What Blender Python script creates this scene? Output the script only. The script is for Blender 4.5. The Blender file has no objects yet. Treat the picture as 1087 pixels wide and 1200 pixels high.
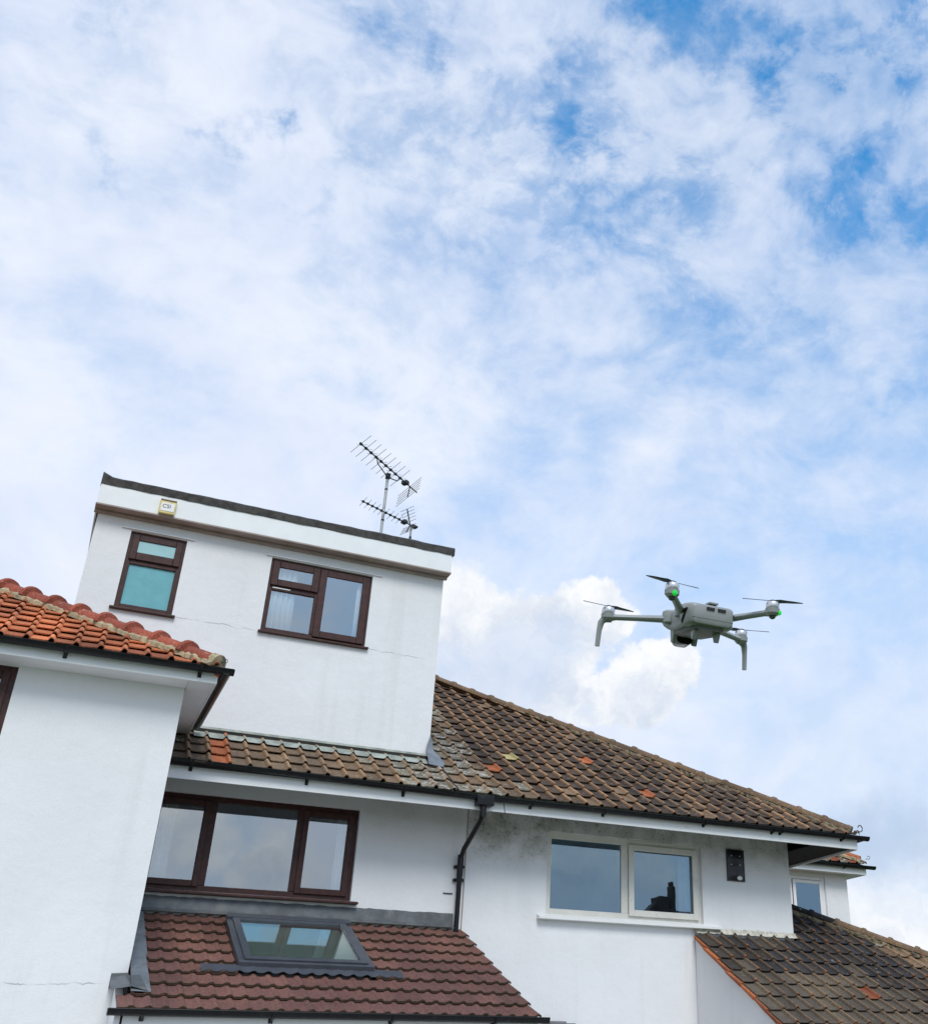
import bpy, bmesh, math, random
from mathutils import Vector, Matrix, Euler

SC = bpy.context.scene
COL = SC.collection
R = math.radians
random.seed(7)

# ------------------------------------------------------------------ camera
cam_d = bpy.data.cameras.new('camera')
cam = bpy.data.objects.new('camera', cam_d)
COL.objects.link(cam)
SC.camera = cam
YAW, PIT, ROL = R(27.58), R(28.33), R(-0.25)
fwd = Vector((math.sin(YAW)*math.cos(PIT), math.cos(YAW)*math.cos(PIT), math.sin(PIT)))
rgt = Vector((math.cos(YAW), -math.sin(YAW), 0))
upv = rgt.cross(fwd)
r2 = math.cos(ROL)*rgt + math.sin(ROL)*upv
u2 = -math.sin(ROL)*rgt + math.cos(ROL)*upv
m3 = Matrix((r2, u2, -fwd)).transposed()
cam.matrix_world = Matrix.Translation((0, 0, 1.6)) @ m3.to_4x4()
cam_d.sensor_fit = 'HORIZONTAL'
cam_d.sensor_width = 36.0
cam_d.lens = 1250.2/1087*36.0
# the photograph is an off-centre crop of its frame
cam_d.shift_x = (543.5-733.7)/1200*1200/1087
cam_d.shift_y = (592.4-600)/1087
cam_d.clip_start = 0.05
cam_d.clip_end = 2000

# ------------------------------------------------------------------ view
SC.view_settings.view_transform = 'Standard'
SC.view_settings.look = 'None'
SC.view_settings.exposure = 0.12
SC.view_settings.gamma = 1
SC.view_settings.use_curve_mapping = False
SC.render.engine = 'CYCLES'
SC.cycles.max_bounces = 8
SC.cycles.transparent_max_bounces = 12

# ------------------------------------------------------------------ sun
SUN_DIR = Vector((-0.10, -0.66, 0.74)).normalized()      # towards the sun
sun_d = bpy.data.lights.new('sun', 'SUN')
sun_d.energy = 1.85
sun_d.angle = R(24)
sun_d.color = (1.0, 0.94, 0.86)
sun = bpy.data.objects.new('sun', sun_d)
COL.objects.link(sun)
sun.rotation_euler = (-SUN_DIR).to_track_quat('-Z', 'Y').to_euler()

# ------------------------------------------------------------------ sky (world)
W = bpy.data.worlds.new('World')
SC.world = W
W.use_nodes = True
nt = W.node_tree
nt.nodes.clear()


class NG:
    """small helper to write node graphs as expressions"""
    def __init__(s, tree):
        s.t = tree

    def n(s, typ, **kw):
        nd = s.t.nodes.new(typ)
        for k, v in kw.items():
            setattr(nd, k, v)
        return nd

    def put(s, sock, v):
        if hasattr(v, 'is_linked') or isinstance(v, bpy.types.NodeSocket):
            s.t.links.new(v, sock)
        else:
            sock.default_value = v

    def m(s, op, a, b=0.0, c=None, clamp=False):
        nd = s.n('ShaderNodeMath', operation=op, use_clamp=clamp)
        s.put(nd.inputs[0], a)
        s.put(nd.inputs[1], b)
        if c is not None:
            s.put(nd.inputs[2], c)
        return nd.outputs[0]

    def v(s, op, a, b=None, scale=None):
        nd = s.n('ShaderNodeVectorMath', operation=op)
        s.put(nd.inputs[0], a)
        if b is not None:
            s.put(nd.inputs[1], b)
        if scale is not None:
            s.put(nd.inputs['Scale'], scale)
        return nd.outputs['Value'] if op in ('DOT_PRODUCT', 'DISTANCE', 'LENGTH') else nd.outputs[0]

    def noise(s, vec, scale, detail=4, rough=0.5, dist=0.0, col=False):
        nd = s.n('ShaderNodeTexNoise')
        s.put(nd.inputs['Vector'], vec)
        nd.inputs['Scale'].default_value = scale
        nd.inputs['Detail'].default_value = detail
        nd.inputs['Roughness'].default_value = rough
        nd.inputs['Distortion'].default_value = dist
        return nd.outputs['Color'] if col else nd.outputs[0]

    def step(s, x, a, b, lo=0.0, hi=1.0):
        nd = s.n('ShaderNodeMapRange', interpolation_type='SMOOTHSTEP')
        s.put(nd.inputs[0], x)
        for i, q in enumerate((a, b, lo, hi)):
            s.put(nd.inputs[1+i], q)
        return nd.outputs[0]

    def mix(s, f, a, b, blend='MIX'):
        nd = s.n('ShaderNodeMix', data_type='RGBA', blend_type=blend)
        s.put(nd.inputs[0], f)
        s.put(nd.inputs[6], a if not isinstance(a, tuple) else (*a[:3], 1))
        s.put(nd.inputs[7], b if not isinstance(b, tuple) else (*b[:3], 1))
        return nd.outputs[2]


def build_sky():
    g = NG(nt)
    tc = g.n('ShaderNodeTexCoord')
    d = tc.outputs['Generated']
    sep = g.n('ShaderNodeSeparateXYZ')
    g.put(sep.inputs[0], d)
    dx, dy, dz = sep.outputs
    sky = g.n('ShaderNodeTexSky', sky_type='NISHITA')
    sky.sun_disc = False
    sky.sun_elevation = math.asin(SUN_DIR.z)
    sky.sun_rotation = math.atan2(SUN_DIR.x, SUN_DIR.y)
    sky.altitude = 50
    sky.air_density = 1.0
    sky.dust_density = 0.7
    sky.ozone_density = 2.0
    # cloud layer: clumps a few degrees wide, flattened towards the horizon
    p3 = g.v('MULTIPLY', d, (1.0, 1.0, 1.45))
    warp = g.noise(p3, 5.0, 4, 0.5, col=True)
    uvw = g.v('ADD', p3, g.v('SCALE', g.v('SUBTRACT', warp, (0.5, 0.5, 0.5)), scale=0.10))
    big = g.noise(g.v('ADD', uvw, (3.1, 1.7, 0)), 2.6, 3, 0.5)
    mid = g.noise(uvw, 8.5, 7, 0.58)
    fine = g.noise(g.v('ADD', uvw, (9, 4, 0)), 24.0, 7, 0.62)
    dens = g.m('ADD', g.m('MULTIPLY', big, 0.45), g.m('ADD', g.m('MULTIPLY', mid, 1.5), g.m('MULTIPLY', fine, 0.70)))
    # the veil is thicker to the left of the house than to the right of it, and over the garden
    left = g.v('DOT_PRODUCT', d, (-0.887, 0.461, 0.0))
    dens = g.m('ADD', dens, g.m('MULTIPLY', g.step(left, -0.25, 0.42), 0.52))
    dens = g.m('ADD', dens, g.step(dy, 0.25, -0.35, 0.0, 0.20))
    thick = g.m('SUBTRACT', dens, 1.46)
    # fine blue seams between the clumps, clearest overhead and to the right
    n7 = g.noise(g.v('ADD', uvw, (2, 7, 3)), 8.0, 8, 0.64)
    ridge = g.m('SUBTRACT', 1.0, g.m('ABSOLUTE', g.m('SUBTRACT', g.m('MULTIPLY', n7, 2.0), 1.0)))
    seam = g.m('MULTIPLY', g.step(ridge, 0.80, 0.99), g.m('MULTIPLY', g.step(left, 0.45, -0.10, 0.30, 1.0), g.step(dz, 0.52, 0.72, 0.12, 1.0)))
    thick = g.m('SUBTRACT', thick, g.m('MULTIPLY', seam, g.m('ADD', 0.08, g.m('MULTIPLY', g.step(mid, 0.60, 0.42), 0.30))))
    # gaps in the layer through which the blue shows
    dwn = g.noise(d, 11.0, 6, 0.62, col=True)
    dw = g.v('ADD', d, g.v('SCALE', g.v('SUBTRACT', dwn, (0.5, 0.5, 0.5)), scale=0.17))
    dw = g.v('ADD', dw, g.v('SCALE', g.v('SUBTRACT', g.noise(d, 38.0, 5, 0.62, col=True), (0.5, 0.5, 0.5)), scale=0.045))
    gaps = None
    for (c, r, a) in [((0.3206, 0.506, 0.8007), 0.055, 0.95), ((0.3600, 0.500, 0.7850), 0.042, 0.80),
                      ((0.395, 0.490, 0.776), 0.040, 0.70), ((0.0427, 0.6998, 0.7131), 0.022, 0.75),
                      ((0.0172, 0.7119, 0.702), 0.022, 0.50), ((0.2399, 0.6065, 0.758), 0.040, 0.48),
                      ((0.273, 0.6374, 0.7206), 0.030, 0.45), ((0.3151, 0.64, 0.7008), 0.032, 0.40),
                      ((0.5397, 0.5111, 0.669), 0.040, 0.70), ((0.5088, 0.5094, 0.694), 0.030, 0.55),
                      ((0.4612, 0.558, 0.6898), 0.034, 0.42), ((0.096, 0.6264, 0.7736), 0.026, 0.36),
                      ((0.1457, 0.6185, 0.7722), 0.026, 0.42), ((-0.0841, 0.7508, 0.6552), 0.020, 0.36),
                      ((0.0999, 0.7343, 0.6714), 0.022, 0.36), ((-0.1076, 0.6661, 0.7381), 0.026, 0.36),
                      ((0.5774, 0.5939, 0.5603), 0.030, 0.30), ((0.2256, 0.7193, 0.6571), 0.045, 0.22),
                      ((0.3169, 0.6955, 0.6448), 0.03, 0.28)]:
        f = g.step(g.v('DISTANCE', dw, c), 0.0, r*1.22, a*0.84, 0.0)
        gaps = f if gaps is None else g.m('MAXIMUM', gaps, f)
    thick = g.m('SUBTRACT', thick, gaps)
    veil = g.m('ADD', thick, g.step(dz, 0.40, 0.05, 0.0, 0.10))
    cover = g.step(veil, -1.05, 0.72, 0.0, 1.0)
    blue = g.mix(1.0, sky.outputs[0], (0.60, 2.05, 2.6), 'MULTIPLY')
    blue = g.mix(g.step(dz, 0.60, 0.22, 0.0, 0.9), blue, g.mix(g.step(dy, 0.3, -0.3), (5.3, 6.4, 8.2), (3.6, 4.8, 6.8)))
    # cloud brightness follows its texture
    tex = g.step(g.noise(g.v('ADD', uvw, (5, 2, 0)), 7.0, 6, 0.55), 0.3, 0.7)
    white = g.mix(tex, (6.9, 7.6, 9.1), (8.0, 8.45, 9.4))
    col = g.mix(cover, blue, white)
    # cumulus heaps low over the roofs
    dn = g.noise(d, 17.0, 7, 0.60, col=True)
    dc = g.v('ADD', d, g.v('SCALE', g.v('SUBTRACT', dn, (0.5, 0.5, 0.5)), scale=0.070))
    dc = g.v('ADD', dc, g.v('SCALE', g.v('SUBTRACT', g.noise(d, 55.0, 5, 0.6, col=True), (0.5, 0.5, 0.5)), scale=0.022))
    dc2 = g.v('ADD', d, g.v('SCALE', g.v('SUBTRACT', g.noise(d, 10.0, 6, 0.62, col=True), (0.5, 0.5, 0.5)), scale=0.13))
    heap, deep = None, None
    for (c, r, sh) in [((0.275, 0.888, 0.352), 0.070, 1.0), ((0.322, 0.873, 0.358), 0.056, 1.0), ((0.372, 0.848, 0.372), 0.045, 0.9),
                       ((0.345, 0.868, 0.340), 0.066, 1.0), ((0.405, 0.832, 0.379), 0.032, 0.5), ((0.445, 0.838, 0.316), 0.038, 0.5),
                       ((0.470, 0.818, 0.334), 0.030, 0.3), ((0.405, 0.860, 0.308), 0.030, 0.8), ((0.64, 0.765, 0.06), 0.12, 0.3),
                       ((0.72, 0.69, 0.07), 0.09, 0.3), ((0.395, -0.905, 0.170), 0.060, 0.5), ((0.46, -0.87, 0.165), 0.045, 0.5),
                       ((0.09, -0.975, 0.175), 0.055, 0.6), ((0.17, -0.97, 0.150), 0.05, 0.6), ((-0.05, -0.98, 0.18), 0.06, 0.6)]:
        f = g.m('SUBTRACT', 1.0, g.m('DIVIDE', g.v('DISTANCE', dc, c), r))
        heap = f if heap is None else g.m('MAXIMUM', heap, f)
        low = (c[0], c[1], c[2]-0.50*r)
        f = g.step(g.v('DISTANCE', dc2, low), r*1.25, r*0.25, 0.0, sh)
        deep = f if deep is None else g.m('MAXIMUM', deep, f)
    hm = g.step(heap, -0.10, g.step(dz, 0.20, 0.30, 0.55, 0.16))
    # their bases melt into the haze
    hm = g.m('MULTIPLY', hm, g.m('SUBTRACT', 1.0, g.m('MULTIPLY', g.step(deep, 0.25, 0.95), 0.55)))
    lump = g.step(g.noise(dc2, 22.0, 6, 0.6), 0.35, 0.68)
    hv = g.m('ADD', g.m('MULTIPLY', deep, 0.75), g.m('MULTIPLY', lump, 0.36), clamp=True)
    heap_col = g.mix(hv, (9.3, 9.4, 9.55), (5.0, 5.9, 7.4))
    col = g.mix(hm, col, heap_col)
    # a slate-blue rag of cloud low on the right
    rag = g.step(g.v('DISTANCE', g.v('MULTIPLY', dc2, (1, 1, 1.5)), (0.644, 0.747, 0.262)), 0.075, 0.01, 0.0, 0.7)
    col = g.mix(rag, col, (4.3, 5.5, 7.3))
    bg = g.n('ShaderNodeBackground')
    g.put(bg.inputs[0], col)
    bg.inputs[1].default_value = 0.1
    out = g.n('ShaderNodeOutputWorld')
    nt.links.new(bg.outputs[0], out.inputs[0])


build_sky()


# ------------------------------------------------------------------ materials
def new_mat(name):
    m = bpy.data.materials.new(name)
    m.use_nodes = True
    t = m.node_tree
    b = t.nodes['Principled BSDF']
    return m, NG(t), b


def obj_co(g):
    return g.n('ShaderNodeTexCoord').outputs['Object']


def set_col(g, b, c):
    g.put(b.inputs['Base Color'], (*c, 1) if isinstance(c, tuple) else c)


def bump(g, b, h, strength=0.3, dist=0.01):
    nd = g.n('ShaderNodeBump')
    nd.inputs['Strength'].default_value = strength
    nd.inputs['Distance'].default_value = dist
    g.put(nd.inputs['Height'], h)
    g.t.links.new(nd.outputs[0], b.inputs['Normal'])


def simple(name, c, rough=0.6, var=0.12, scale=6.0, metal=0.0, bmp=0.0, spec=0.5, dirt=None):
    m, g, b = new_mat(name)
    co = obj_co(g)
    n = g.noise(co, scale, 5, 0.6)
    lo = tuple(x*(1-var) for x in c)
    hi = tuple(min(1, x*(1+var)) for x in c)
    col = g.mix(g.step(n, 0.3, 0.7), lo, hi)
    if dirt:
        n2 = g.noise(co, dirt[1], 6, 0.65)
        col = g.mix(g.step(n2, dirt[2], dirt[2]+0.15, 0.0, dirt[3]), col, dirt[0])
    set_col(g, b, col)
    b.inputs['Roughness'].default_value = rough
    b.inputs['Metallic'].default_value = metal
    b.inputs['Specular IOR Level'].default_value = spec
    if bmp:
        bump(g, b, g.noise(co, scale*8, 4, 0.6), bmp, 0.01)
    return m


def wall_mat(name, c=(0.80, 0.80, 0.81), mould=(), crack=None, seed=0.0):
    """painted render: faint patchiness, runs, fine grain; mould = (x0,x1,z0,z1,amount) patches of speckled growth"""
    m, g, b = new_mat(name)
    co = g.v('ADD', obj_co(g), (seed, 0, 0))
    raw = obj_co(g)
    sep = g.n('ShaderNodeSeparateXYZ')
    g.put(sep.inputs[0], raw)
    X, Y, Z = sep.outputs
    patch = g.noise(co, 0.9, 4, 0.55)
    col = g.mix(g.step(patch, 0.3, 0.72), tuple(x*0.95 for x in c), c)
    run = g.noise(g.v('MULTIPLY', co, (5.0, 5.0, 0.35)), 1.0, 5, 0.6)
    col = g.mix(g.step(run, 0.52, 0.75, 0.0, 0.22), col, (0.60, 0.60, 0.57))
    spk = g.noise(co, 30.0, 3, 0.6)
    col = g.mix(g.step(spk, 0.69, 0.76, 0.0, 0.25), col, (0.45, 0.44, 0.42))
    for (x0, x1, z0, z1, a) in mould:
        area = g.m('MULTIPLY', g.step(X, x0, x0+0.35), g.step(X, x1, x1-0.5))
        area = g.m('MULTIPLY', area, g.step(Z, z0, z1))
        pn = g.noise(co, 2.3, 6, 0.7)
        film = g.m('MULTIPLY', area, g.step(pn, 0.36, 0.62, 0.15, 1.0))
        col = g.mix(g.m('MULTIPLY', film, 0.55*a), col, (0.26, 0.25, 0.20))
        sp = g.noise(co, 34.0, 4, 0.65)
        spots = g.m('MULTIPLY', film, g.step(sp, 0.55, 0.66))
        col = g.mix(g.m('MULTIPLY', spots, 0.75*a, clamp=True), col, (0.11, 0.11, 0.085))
    if crack:
        for (x0, x1, z0, dz, wd) in crack:
            wob = g.m('MULTIPLY', g.m('SUBTRACT', g.noise(g.v('MULTIPLY', co, (4, 4, 0)), 1.0, 5, 0.65), 0.5), 0.12)
            line = g.m('ABSOLUTE', g.m('SUBTRACT', g.m('SUBTRACT', Z, wob), g.m('ADD', z0, g.m('MULTIPLY', g.m('SUBTRACT', X, x0), dz))))
            msk = g.m('MULTIPLY', g.step(line, wd*0.4, wd, 1.0, 0.0), g.m('MULTIPLY', g.step(X, x0, x0+0.05), g.step(X, x1, x1-0.25)))
            msk = g.m('MULTIPLY', msk, g.step(g.noise(co, 5.0, 3, 0.5), 0.38, 0.64, 0.08, 0.55))
            col = g.mix(msk, col, (0.16, 0.15, 0.14))
    set_col(g, b, col)
    b.inputs['Roughness'].default_value = 0.9
    b.inputs['Specular IOR Level'].default_value = 0.25
    h = g.m('ADD', g.m('MULTIPLY', g.noise(co, 6.0, 3, 0.5), 1.6), g.m('MULTIPLY', g.noise(co, 55.0, 4, 0.6), 0.6))
    bump(g, b, h, 0.34, 0.014)
    return m


def tile_mat(name, pan, roll, split, worn=(0.40, 0.20, 0.11), lichen=0.0, grime=0.5, var=0.35, lich_col=(0.50, 0.49, 0.42), orange_edge=0.0, rough=0.9, moss=0.0, patch=(1.25, 1.2, 1.1)):
    """fired clay or concrete tile; pan = colour of the flat, roll = colour of the rubbed roll (x > split)"""
    m, g, b = new_mat(name)
    co = obj_co(g)
    sep = g.n('ShaderNodeSeparateXYZ')
    g.put(sep.inputs[0], co)
    X, Y, Z = sep.outputs
    oi = g.n('ShaderNodeObjectInfo')
    rnd = oi.outputs['Random']
    off = g.n('ShaderNodeCombineXYZ')
    g.put(off.inputs[0], g.m('MULTIPLY', rnd, 37.0))
    g.put(off.inputs[1], g.m('MULTIPLY', rnd, 91.0))
    c2 = g.v('ADD', co, off.outputs[0])
    n1 = g.noise(c2, 9.0, 5, 0.65)
    n2 = g.noise(c2, 34.0, 4, 0.65)
    rollf = g.m('ADD', g.step(X, split-0.012, split+0.02), g.m('MULTIPLY', g.m('SUBTRACT', n1, 0.5), 0.9), clamp=True)
    col = g.mix(rollf, pan, roll)
    # fired tone differs from tile to tile
    tone = g.m('ADD', 1.0-var*0.5, g.m('MULTIPLY', rnd, var))
    col = g.mix(1.0, col, g.n('ShaderNodeCombineColor').outputs[0], 'MULTIPLY') if False else col
    cc = g.n('ShaderNodeCombineXYZ')
    for i in range(3):
        g.put(cc.inputs[i], tone)
    col = g.mix(1.0, col, cc.outputs[0], 'MULTIPLY')
    # weathering runs down the roof in patches, across the joints
    pos = g.n('ShaderNodeNewGeometry').outputs['Position']
    wz = g.noise(g.v('MULTIPLY', pos, (1.5, 0.45, 0.45)), 1.0, 4, 0.6)
    col = g.mix(g.step(wz, 0.36, 0.66), g.mix(1.0, col, (0.78, 0.78, 0.80), 'MULTIPLY'), g.mix(1.0, col, patch, 'MULTIPLY'))
    fs = g.noise(c2, 60.0, 3, 0.7)
    col = g.mix(1.0, col, g.mix(g.step(fs, 0.35, 0.65), (0.62, 0.62, 0.62), (1.42, 1.38, 1.30)), 'MULTIPLY')
    # bare clay shows on a few rubbed edges
    wn = g.m('MULTIPLY', rollf, g.step(n2, 0.56, 0.70))
    col = g.mix(g.m('MULTIPLY', wn, 0.65), col, worn)
    if orange_edge:
        te = g.m('MULTIPLY', g.m('MULTIPLY', g.step(g.m('ADD', Y, g.m('MULTIPLY', n2, 0.10)), 0.11, 0.05), g.step(g.m('FRACT', g.m('MULTIPLY', rnd, 7.31)), 0.25, 0.75)), rollf)
        col = g.mix(g.m('MULTIPLY', te, orange_edge), col, (0.42, 0.15, 0.06))
    col = g.mix(g.step(n1, 0.58, 0.75, 0.0, grime), col, tuple(x*0.35 for x in pan))
    if lichen:
        l1 = g.noise(c2, 14.0, 6, 0.7)
        col = g.mix(g.step(l1, 0.62-0.22*lichen, 0.72-0.18*lichen, 0.0, 0.9), col, lich_col)
        l2 = g.noise(g.v('ADD', c2, (3, 8, 1)), 22.0, 4, 0.6)
        col = g.mix(g.step(l2, 0.63, 0.70, 0.0, 0.8*min(1, lichen*1.4)), col, (0.47, 0.33, 0.06))
    if moss:
        tl = g.m('MULTIPLY', g.step(Y, 0.016, 0.002), g.step(n2, 0.30, 0.5, 0.35, 1.0))
        col = g.mix(g.m('MULTIPLY', tl, moss), col, (0.055, 0.042, 0.026))
    set_col(g, b, col)
    b.inputs['Roughness'].default_value = rough
    b.inputs['Specular IOR Level'].default_value = 0.3
    bump(g, b, g.m('ADD', g.m('MULTIPLY', n1, 0.5), n2), 0.35, 0.008)
    return m


def glass_mat(name, refl=0.4, tint=(0.75, 0.80, 0.80), rtint=(0.86, 0.93, 0.97)):
    m = bpy.data.materials.new(name)
    m.use_nodes = True
    t = m.node_tree
    t.nodes.clear()
    g = NG(t)
    lw = g.n('ShaderNodeFresnel')
    lw.inputs[0].default_value = 1.5
    f = g.m('ADD', g.m('MULTIPLY', lw.outputs[0], 1.0), refl, clamp=True)
    back = g.n('ShaderNodeNewGeometry').outputs['Backfacing']
    f = g.m('MULTIPLY', f, g.m('SUBTRACT', 1.0, back))
    tr = g.n('ShaderNodeBsdfTransparent')
    g.put(tr.inputs[0], g.mix(back, tint, (1, 1, 1)))
    gl = g.n('ShaderNodeBsdfGlossy')
    gl.inputs['Roughness'].default_value = 0.0
    gl.inputs[0].default_value = (*rtint, 1)
    co = obj_co(g)
    bp = g.n('ShaderNodeBump')
    bp.inputs['Strength'].default_value = 0.06
    bp.inputs['Distance'].default_value = 0.01
    g.put(bp.inputs['Height'], g.noise(co, 1.6, 2, 0.4))
    t.links.new(bp.outputs[0], gl.inputs['Normal'])
    mx = g.n('ShaderNodeMixShader')
    g.put(mx.inputs[0], f)
    t.links.new(tr.outputs[0], mx.inputs[1])
    t.links.new(gl.outputs[0], mx.inputs[2])
    o = g.n('ShaderNodeOutputMaterial')
    t.links.new(mx.outputs[0], o.inputs[0])
    return m


M = {}
M['wall_wing'] = wall_mat('white_render_wing', crack=[(-1.0, 0.9, 2.40, 0.03, 0.008)], seed=3.0)
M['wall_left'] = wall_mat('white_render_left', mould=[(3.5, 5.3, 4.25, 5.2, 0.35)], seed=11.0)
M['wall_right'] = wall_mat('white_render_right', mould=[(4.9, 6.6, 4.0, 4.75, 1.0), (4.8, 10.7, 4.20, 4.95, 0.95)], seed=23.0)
M['wall_dormer'] = wall_mat('white_render_dormer', crack=[(0.75, 4.3, 7.06, -0.004, 0.0075)], seed=31.0)
M['wall_ext'] = wall_mat('white_render_extension', seed=41.0)
M['wall_far'] = wall_mat('white_render_far', seed=51.0)
M['white'] = simple('white_board_paint', (0.80, 0.81, 0.81), 0.45, 0.03, 3.0, dirt=((0.42, 0.40, 0.35), 7.0, 0.62, 0.35))
M['white_pvc'] = simple('white_pvc', (0.80, 0.80, 0.79), 0.35, 0.03, 3.0, dirt=((0.45, 0.42, 0.34), 9.0, 0.66, 0.3))
M['cream_pvc'] = simple('weathered_white_frame', (0.70, 0.68, 0.62), 0.5, 0.06, 4.0, dirt=((0.36, 0.32, 0.24), 8.0, 0.58, 0.4))
M['soffit'] = simple('soffit_board', (0.74, 0.73, 0.74), 0.6, 0.04, 3.0)
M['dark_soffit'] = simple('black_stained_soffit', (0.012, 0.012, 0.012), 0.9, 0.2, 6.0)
M['taupe'] = simple('taupe_trim', (0.33, 0.27, 0.24), 0.6, 0.12, 5.0)
M['black'] = simple('black_plastic', (0.006, 0.0065, 0.008), 0.36, 0.25, 8.0, spec=0.32, dirt=((0.04, 0.037, 0.034), 9.0, 0.58, 0.5))
M['brown'] = simple('brown_woodgrain_pvc', (0.052, 0.019, 0.016), 0.45, 0.3, 14.0, spec=0.3, dirt=((0.085, 0.042, 0.035), 6.0, 0.6, 0.4))
M['felt'] = simple('roofing_felt', (0.060, 0.055, 0.052), 0.95, 0.35, 12.0, bmp=0.4, dirt=((0.16, 0.14, 0.07), 5.0, 0.62, 0.5))
M['lead'] = simple('lead_sheet', (0.19, 0.21, 0.235), 0.55, 0.22, 4.0, metal=0.25, bmp=0.2, dirt=((0.33, 0.35, 0.37), 6.0, 0.56, 0.5))
M['lead_dark'] = simple('lead_sheet_weathered', (0.115, 0.125, 0.135), 0.6, 0.3, 5.0, metal=0.2, bmp=0.2, dirt=((0.20, 0.19, 0.18), 4.0, 0.55, 0.6))
M['lead_green'] = simple('lead_sheet_pale_green', (0.29, 0.315, 0.275), 0.7, 0.3, 7.0, bmp=0.2, dirt=((0.14, 0.15, 0.12), 6.0, 0.58, 0.6))
M['skyframe'] = simple('grey_coated_aluminium', (0.085, 0.092, 0.11), 0.42, 0.12, 5.0, metal=0.3)
M['mortar'] = simple('bedding_mortar', (0.42, 0.34, 0.21), 0.95, 0.3, 14.0, bmp=0.6, dirt=((0.13, 0.11, 0.08), 9.0, 0.52, 0.8))
M['mortar_pale'] = simple('pale_mortar', (0.55, 0.52, 0.45), 0.95, 0.25, 14.0, bmp=0.6)
M['mortar_brown'] = simple('mossy_mortar', (0.20, 0.16, 0.10), 0.95, 0.4, 14.0, bmp=0.6, dirt=((0.08, 0.07, 0.045), 9.0, 0.5, 0.8))
M['deck'] = simple('roofing_underlay', (0.025, 0.022, 0.02), 0.95, 0.2)
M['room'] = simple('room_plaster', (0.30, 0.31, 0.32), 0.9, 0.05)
M['pane_brightener'] = simple('pale_green_brightener', (0.40, 0.46, 0.42), 0.9, 0.05)
M['net'] = simple('net_curtain_cloth', (0.80, 0.80, 0.80), 0.9, 0.06, 20.0)
M['iron'] = simple('wrought_iron', (0.03, 0.028, 0.027), 0.6, 0.2)
M['alu'] = simple('aerial_aluminium', (0.34, 0.35, 0.36), 0.5, 0.1, 20.0, metal=0.6)
M['mast'] = simple('galvanised_mast', (0.42, 0.42, 0.42), 0.5, 0.15, 12.0, metal=0.4)
M['aer_black'] = simple('aerial_black_plastic', (0.02, 0.022, 0.026), 0.5, 0.2)
M['teal'] = simple('frosted_teal_glass', (0.165, 0.42, 0.46), 0.16, 0.10, 3.0)
M['teal_pale'] = simple('frosted_pale_glass', (0.36, 0.58, 0.60), 0.2, 0.05, 3.0)
M['glass'] = glass_mat('window_glass', 0.36)
M['glass_dark'] = glass_mat('window_glass_dark', 0.24, (0.46, 0.58, 0.66), (0.55, 0.80, 1.0))
M['glass_sky'] = glass_mat('skylight_glass', 0.40, (0.7, 0.76, 0.74), (0.85, 0.95, 0.93))
M['t_main'] = tile_mat('pantile_weathered', (0.050, 0.038, 0.031), (0.29, 0.20, 0.135), 0.186, lichen=0.08, orange_edge=0.6, patch=(1.50, 1.32, 1.13), lich_col=(0.34, 0.29, 0.23))
M['t_grey'] = tile_mat('pantile_lichened', (0.16, 0.145, 0.115), (0.25, 0.165, 0.10), 0.180, lichen=0.55, lich_col=(0.48, 0.46, 0.43))
M['t_mid'] = tile_mat('pantile_olive', (0.150, 0.106, 0.074), (0.30, 0.195, 0.12), 0.184, lichen=0.20, lich_col=(0.31, 0.26, 0.20))
M['t_orange'] = tile_mat('pantile_new_orange', (0.42, 0.135, 0.06), (0.46, 0.155, 0.07), 0.180, worn=(0.6, 0.25, 0.13), grime=0.75, lichen=0.10, lich_col=(0.16, 0.09, 0.06))
M['t_yellow'] = tile_mat('pantile_yellow_lichen', (0.36, 0.32, 0.16), (0.34, 0.28, 0.14), 0.180, lichen=0.6, lich_col=(0.48, 0.45, 0.24))
M['t_wing'] = tile_mat('clay_tile_orange', (0.47, 0.155, 0.070), (0.52, 0.185, 0.09), 0.184, worn=(0.58, 0.25, 0.13), grime=0.75, var=0.4, lich_col=(0.2, 0.1, 0.07))
M['t_wing_dark'] = tile_mat('clay_tile_grimed', (0.26, 0.085, 0.045), (0.35, 0.12, 0.06), 0.180, grime=0.8, var=0.4)
M['t_ext_olive'] = tile_mat('pantile_grey_olive', (0.108, 0.090, 0.074), (0.22, 0.155, 0.095), 0.190, lichen=0.04, orange_edge=0.8, worn=(0.36, 0.15, 0.07), lich_col=(0.25, 0.22, 0.18))
M['t_ext'] = tile_mat('pantile_dark', (0.050, 0.043, 0.040), (0.17, 0.115, 0.075), 0.190, lichen=0.04, orange_edge=0.8, lich_col=(0.3, 0.28, 0.24), worn=(0.36, 0.15, 0.07))
M['t_ext_blue'] = tile_mat('pantile_slate_dark', (0.037, 0.037, 0.042), (0.15, 0.105, 0.07), 0.190, lichen=0.03, orange_edge=0.8, worn=(0.30, 0.12, 0.06))
M['t_lean'] = tile_mat('concrete_tile_brown', (0.165, 0.082, 0.071), (0.175, 0.090, 0.078), 0.5, worn=(0.2, 0.09, 0.075), grime=0.30, var=0.26, rough=0.8, moss=0.9)
M['r_red'] = tile_mat('ridge_red', (0.27, 0.075, 0.05), (0.30, 0.085, 0.055), 0.5, grime=0.4, lichen=0.06, lich_col=(0.55, 0.5, 0.45))
M['r_brown'] = tile_mat('ridge_brown', (0.15, 0.10, 0.066), (0.17, 0.11, 0.07), 0.5, grime=0.5, lichen=0.15, lich_col=(0.30, 0.25, 0.18))
M['r_black'] = tile_mat('ridge_black', (0.03, 0.028, 0.028), (0.045, 0.04, 0.038), 0.5, grime=0.4, lichen=0.05)
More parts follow.
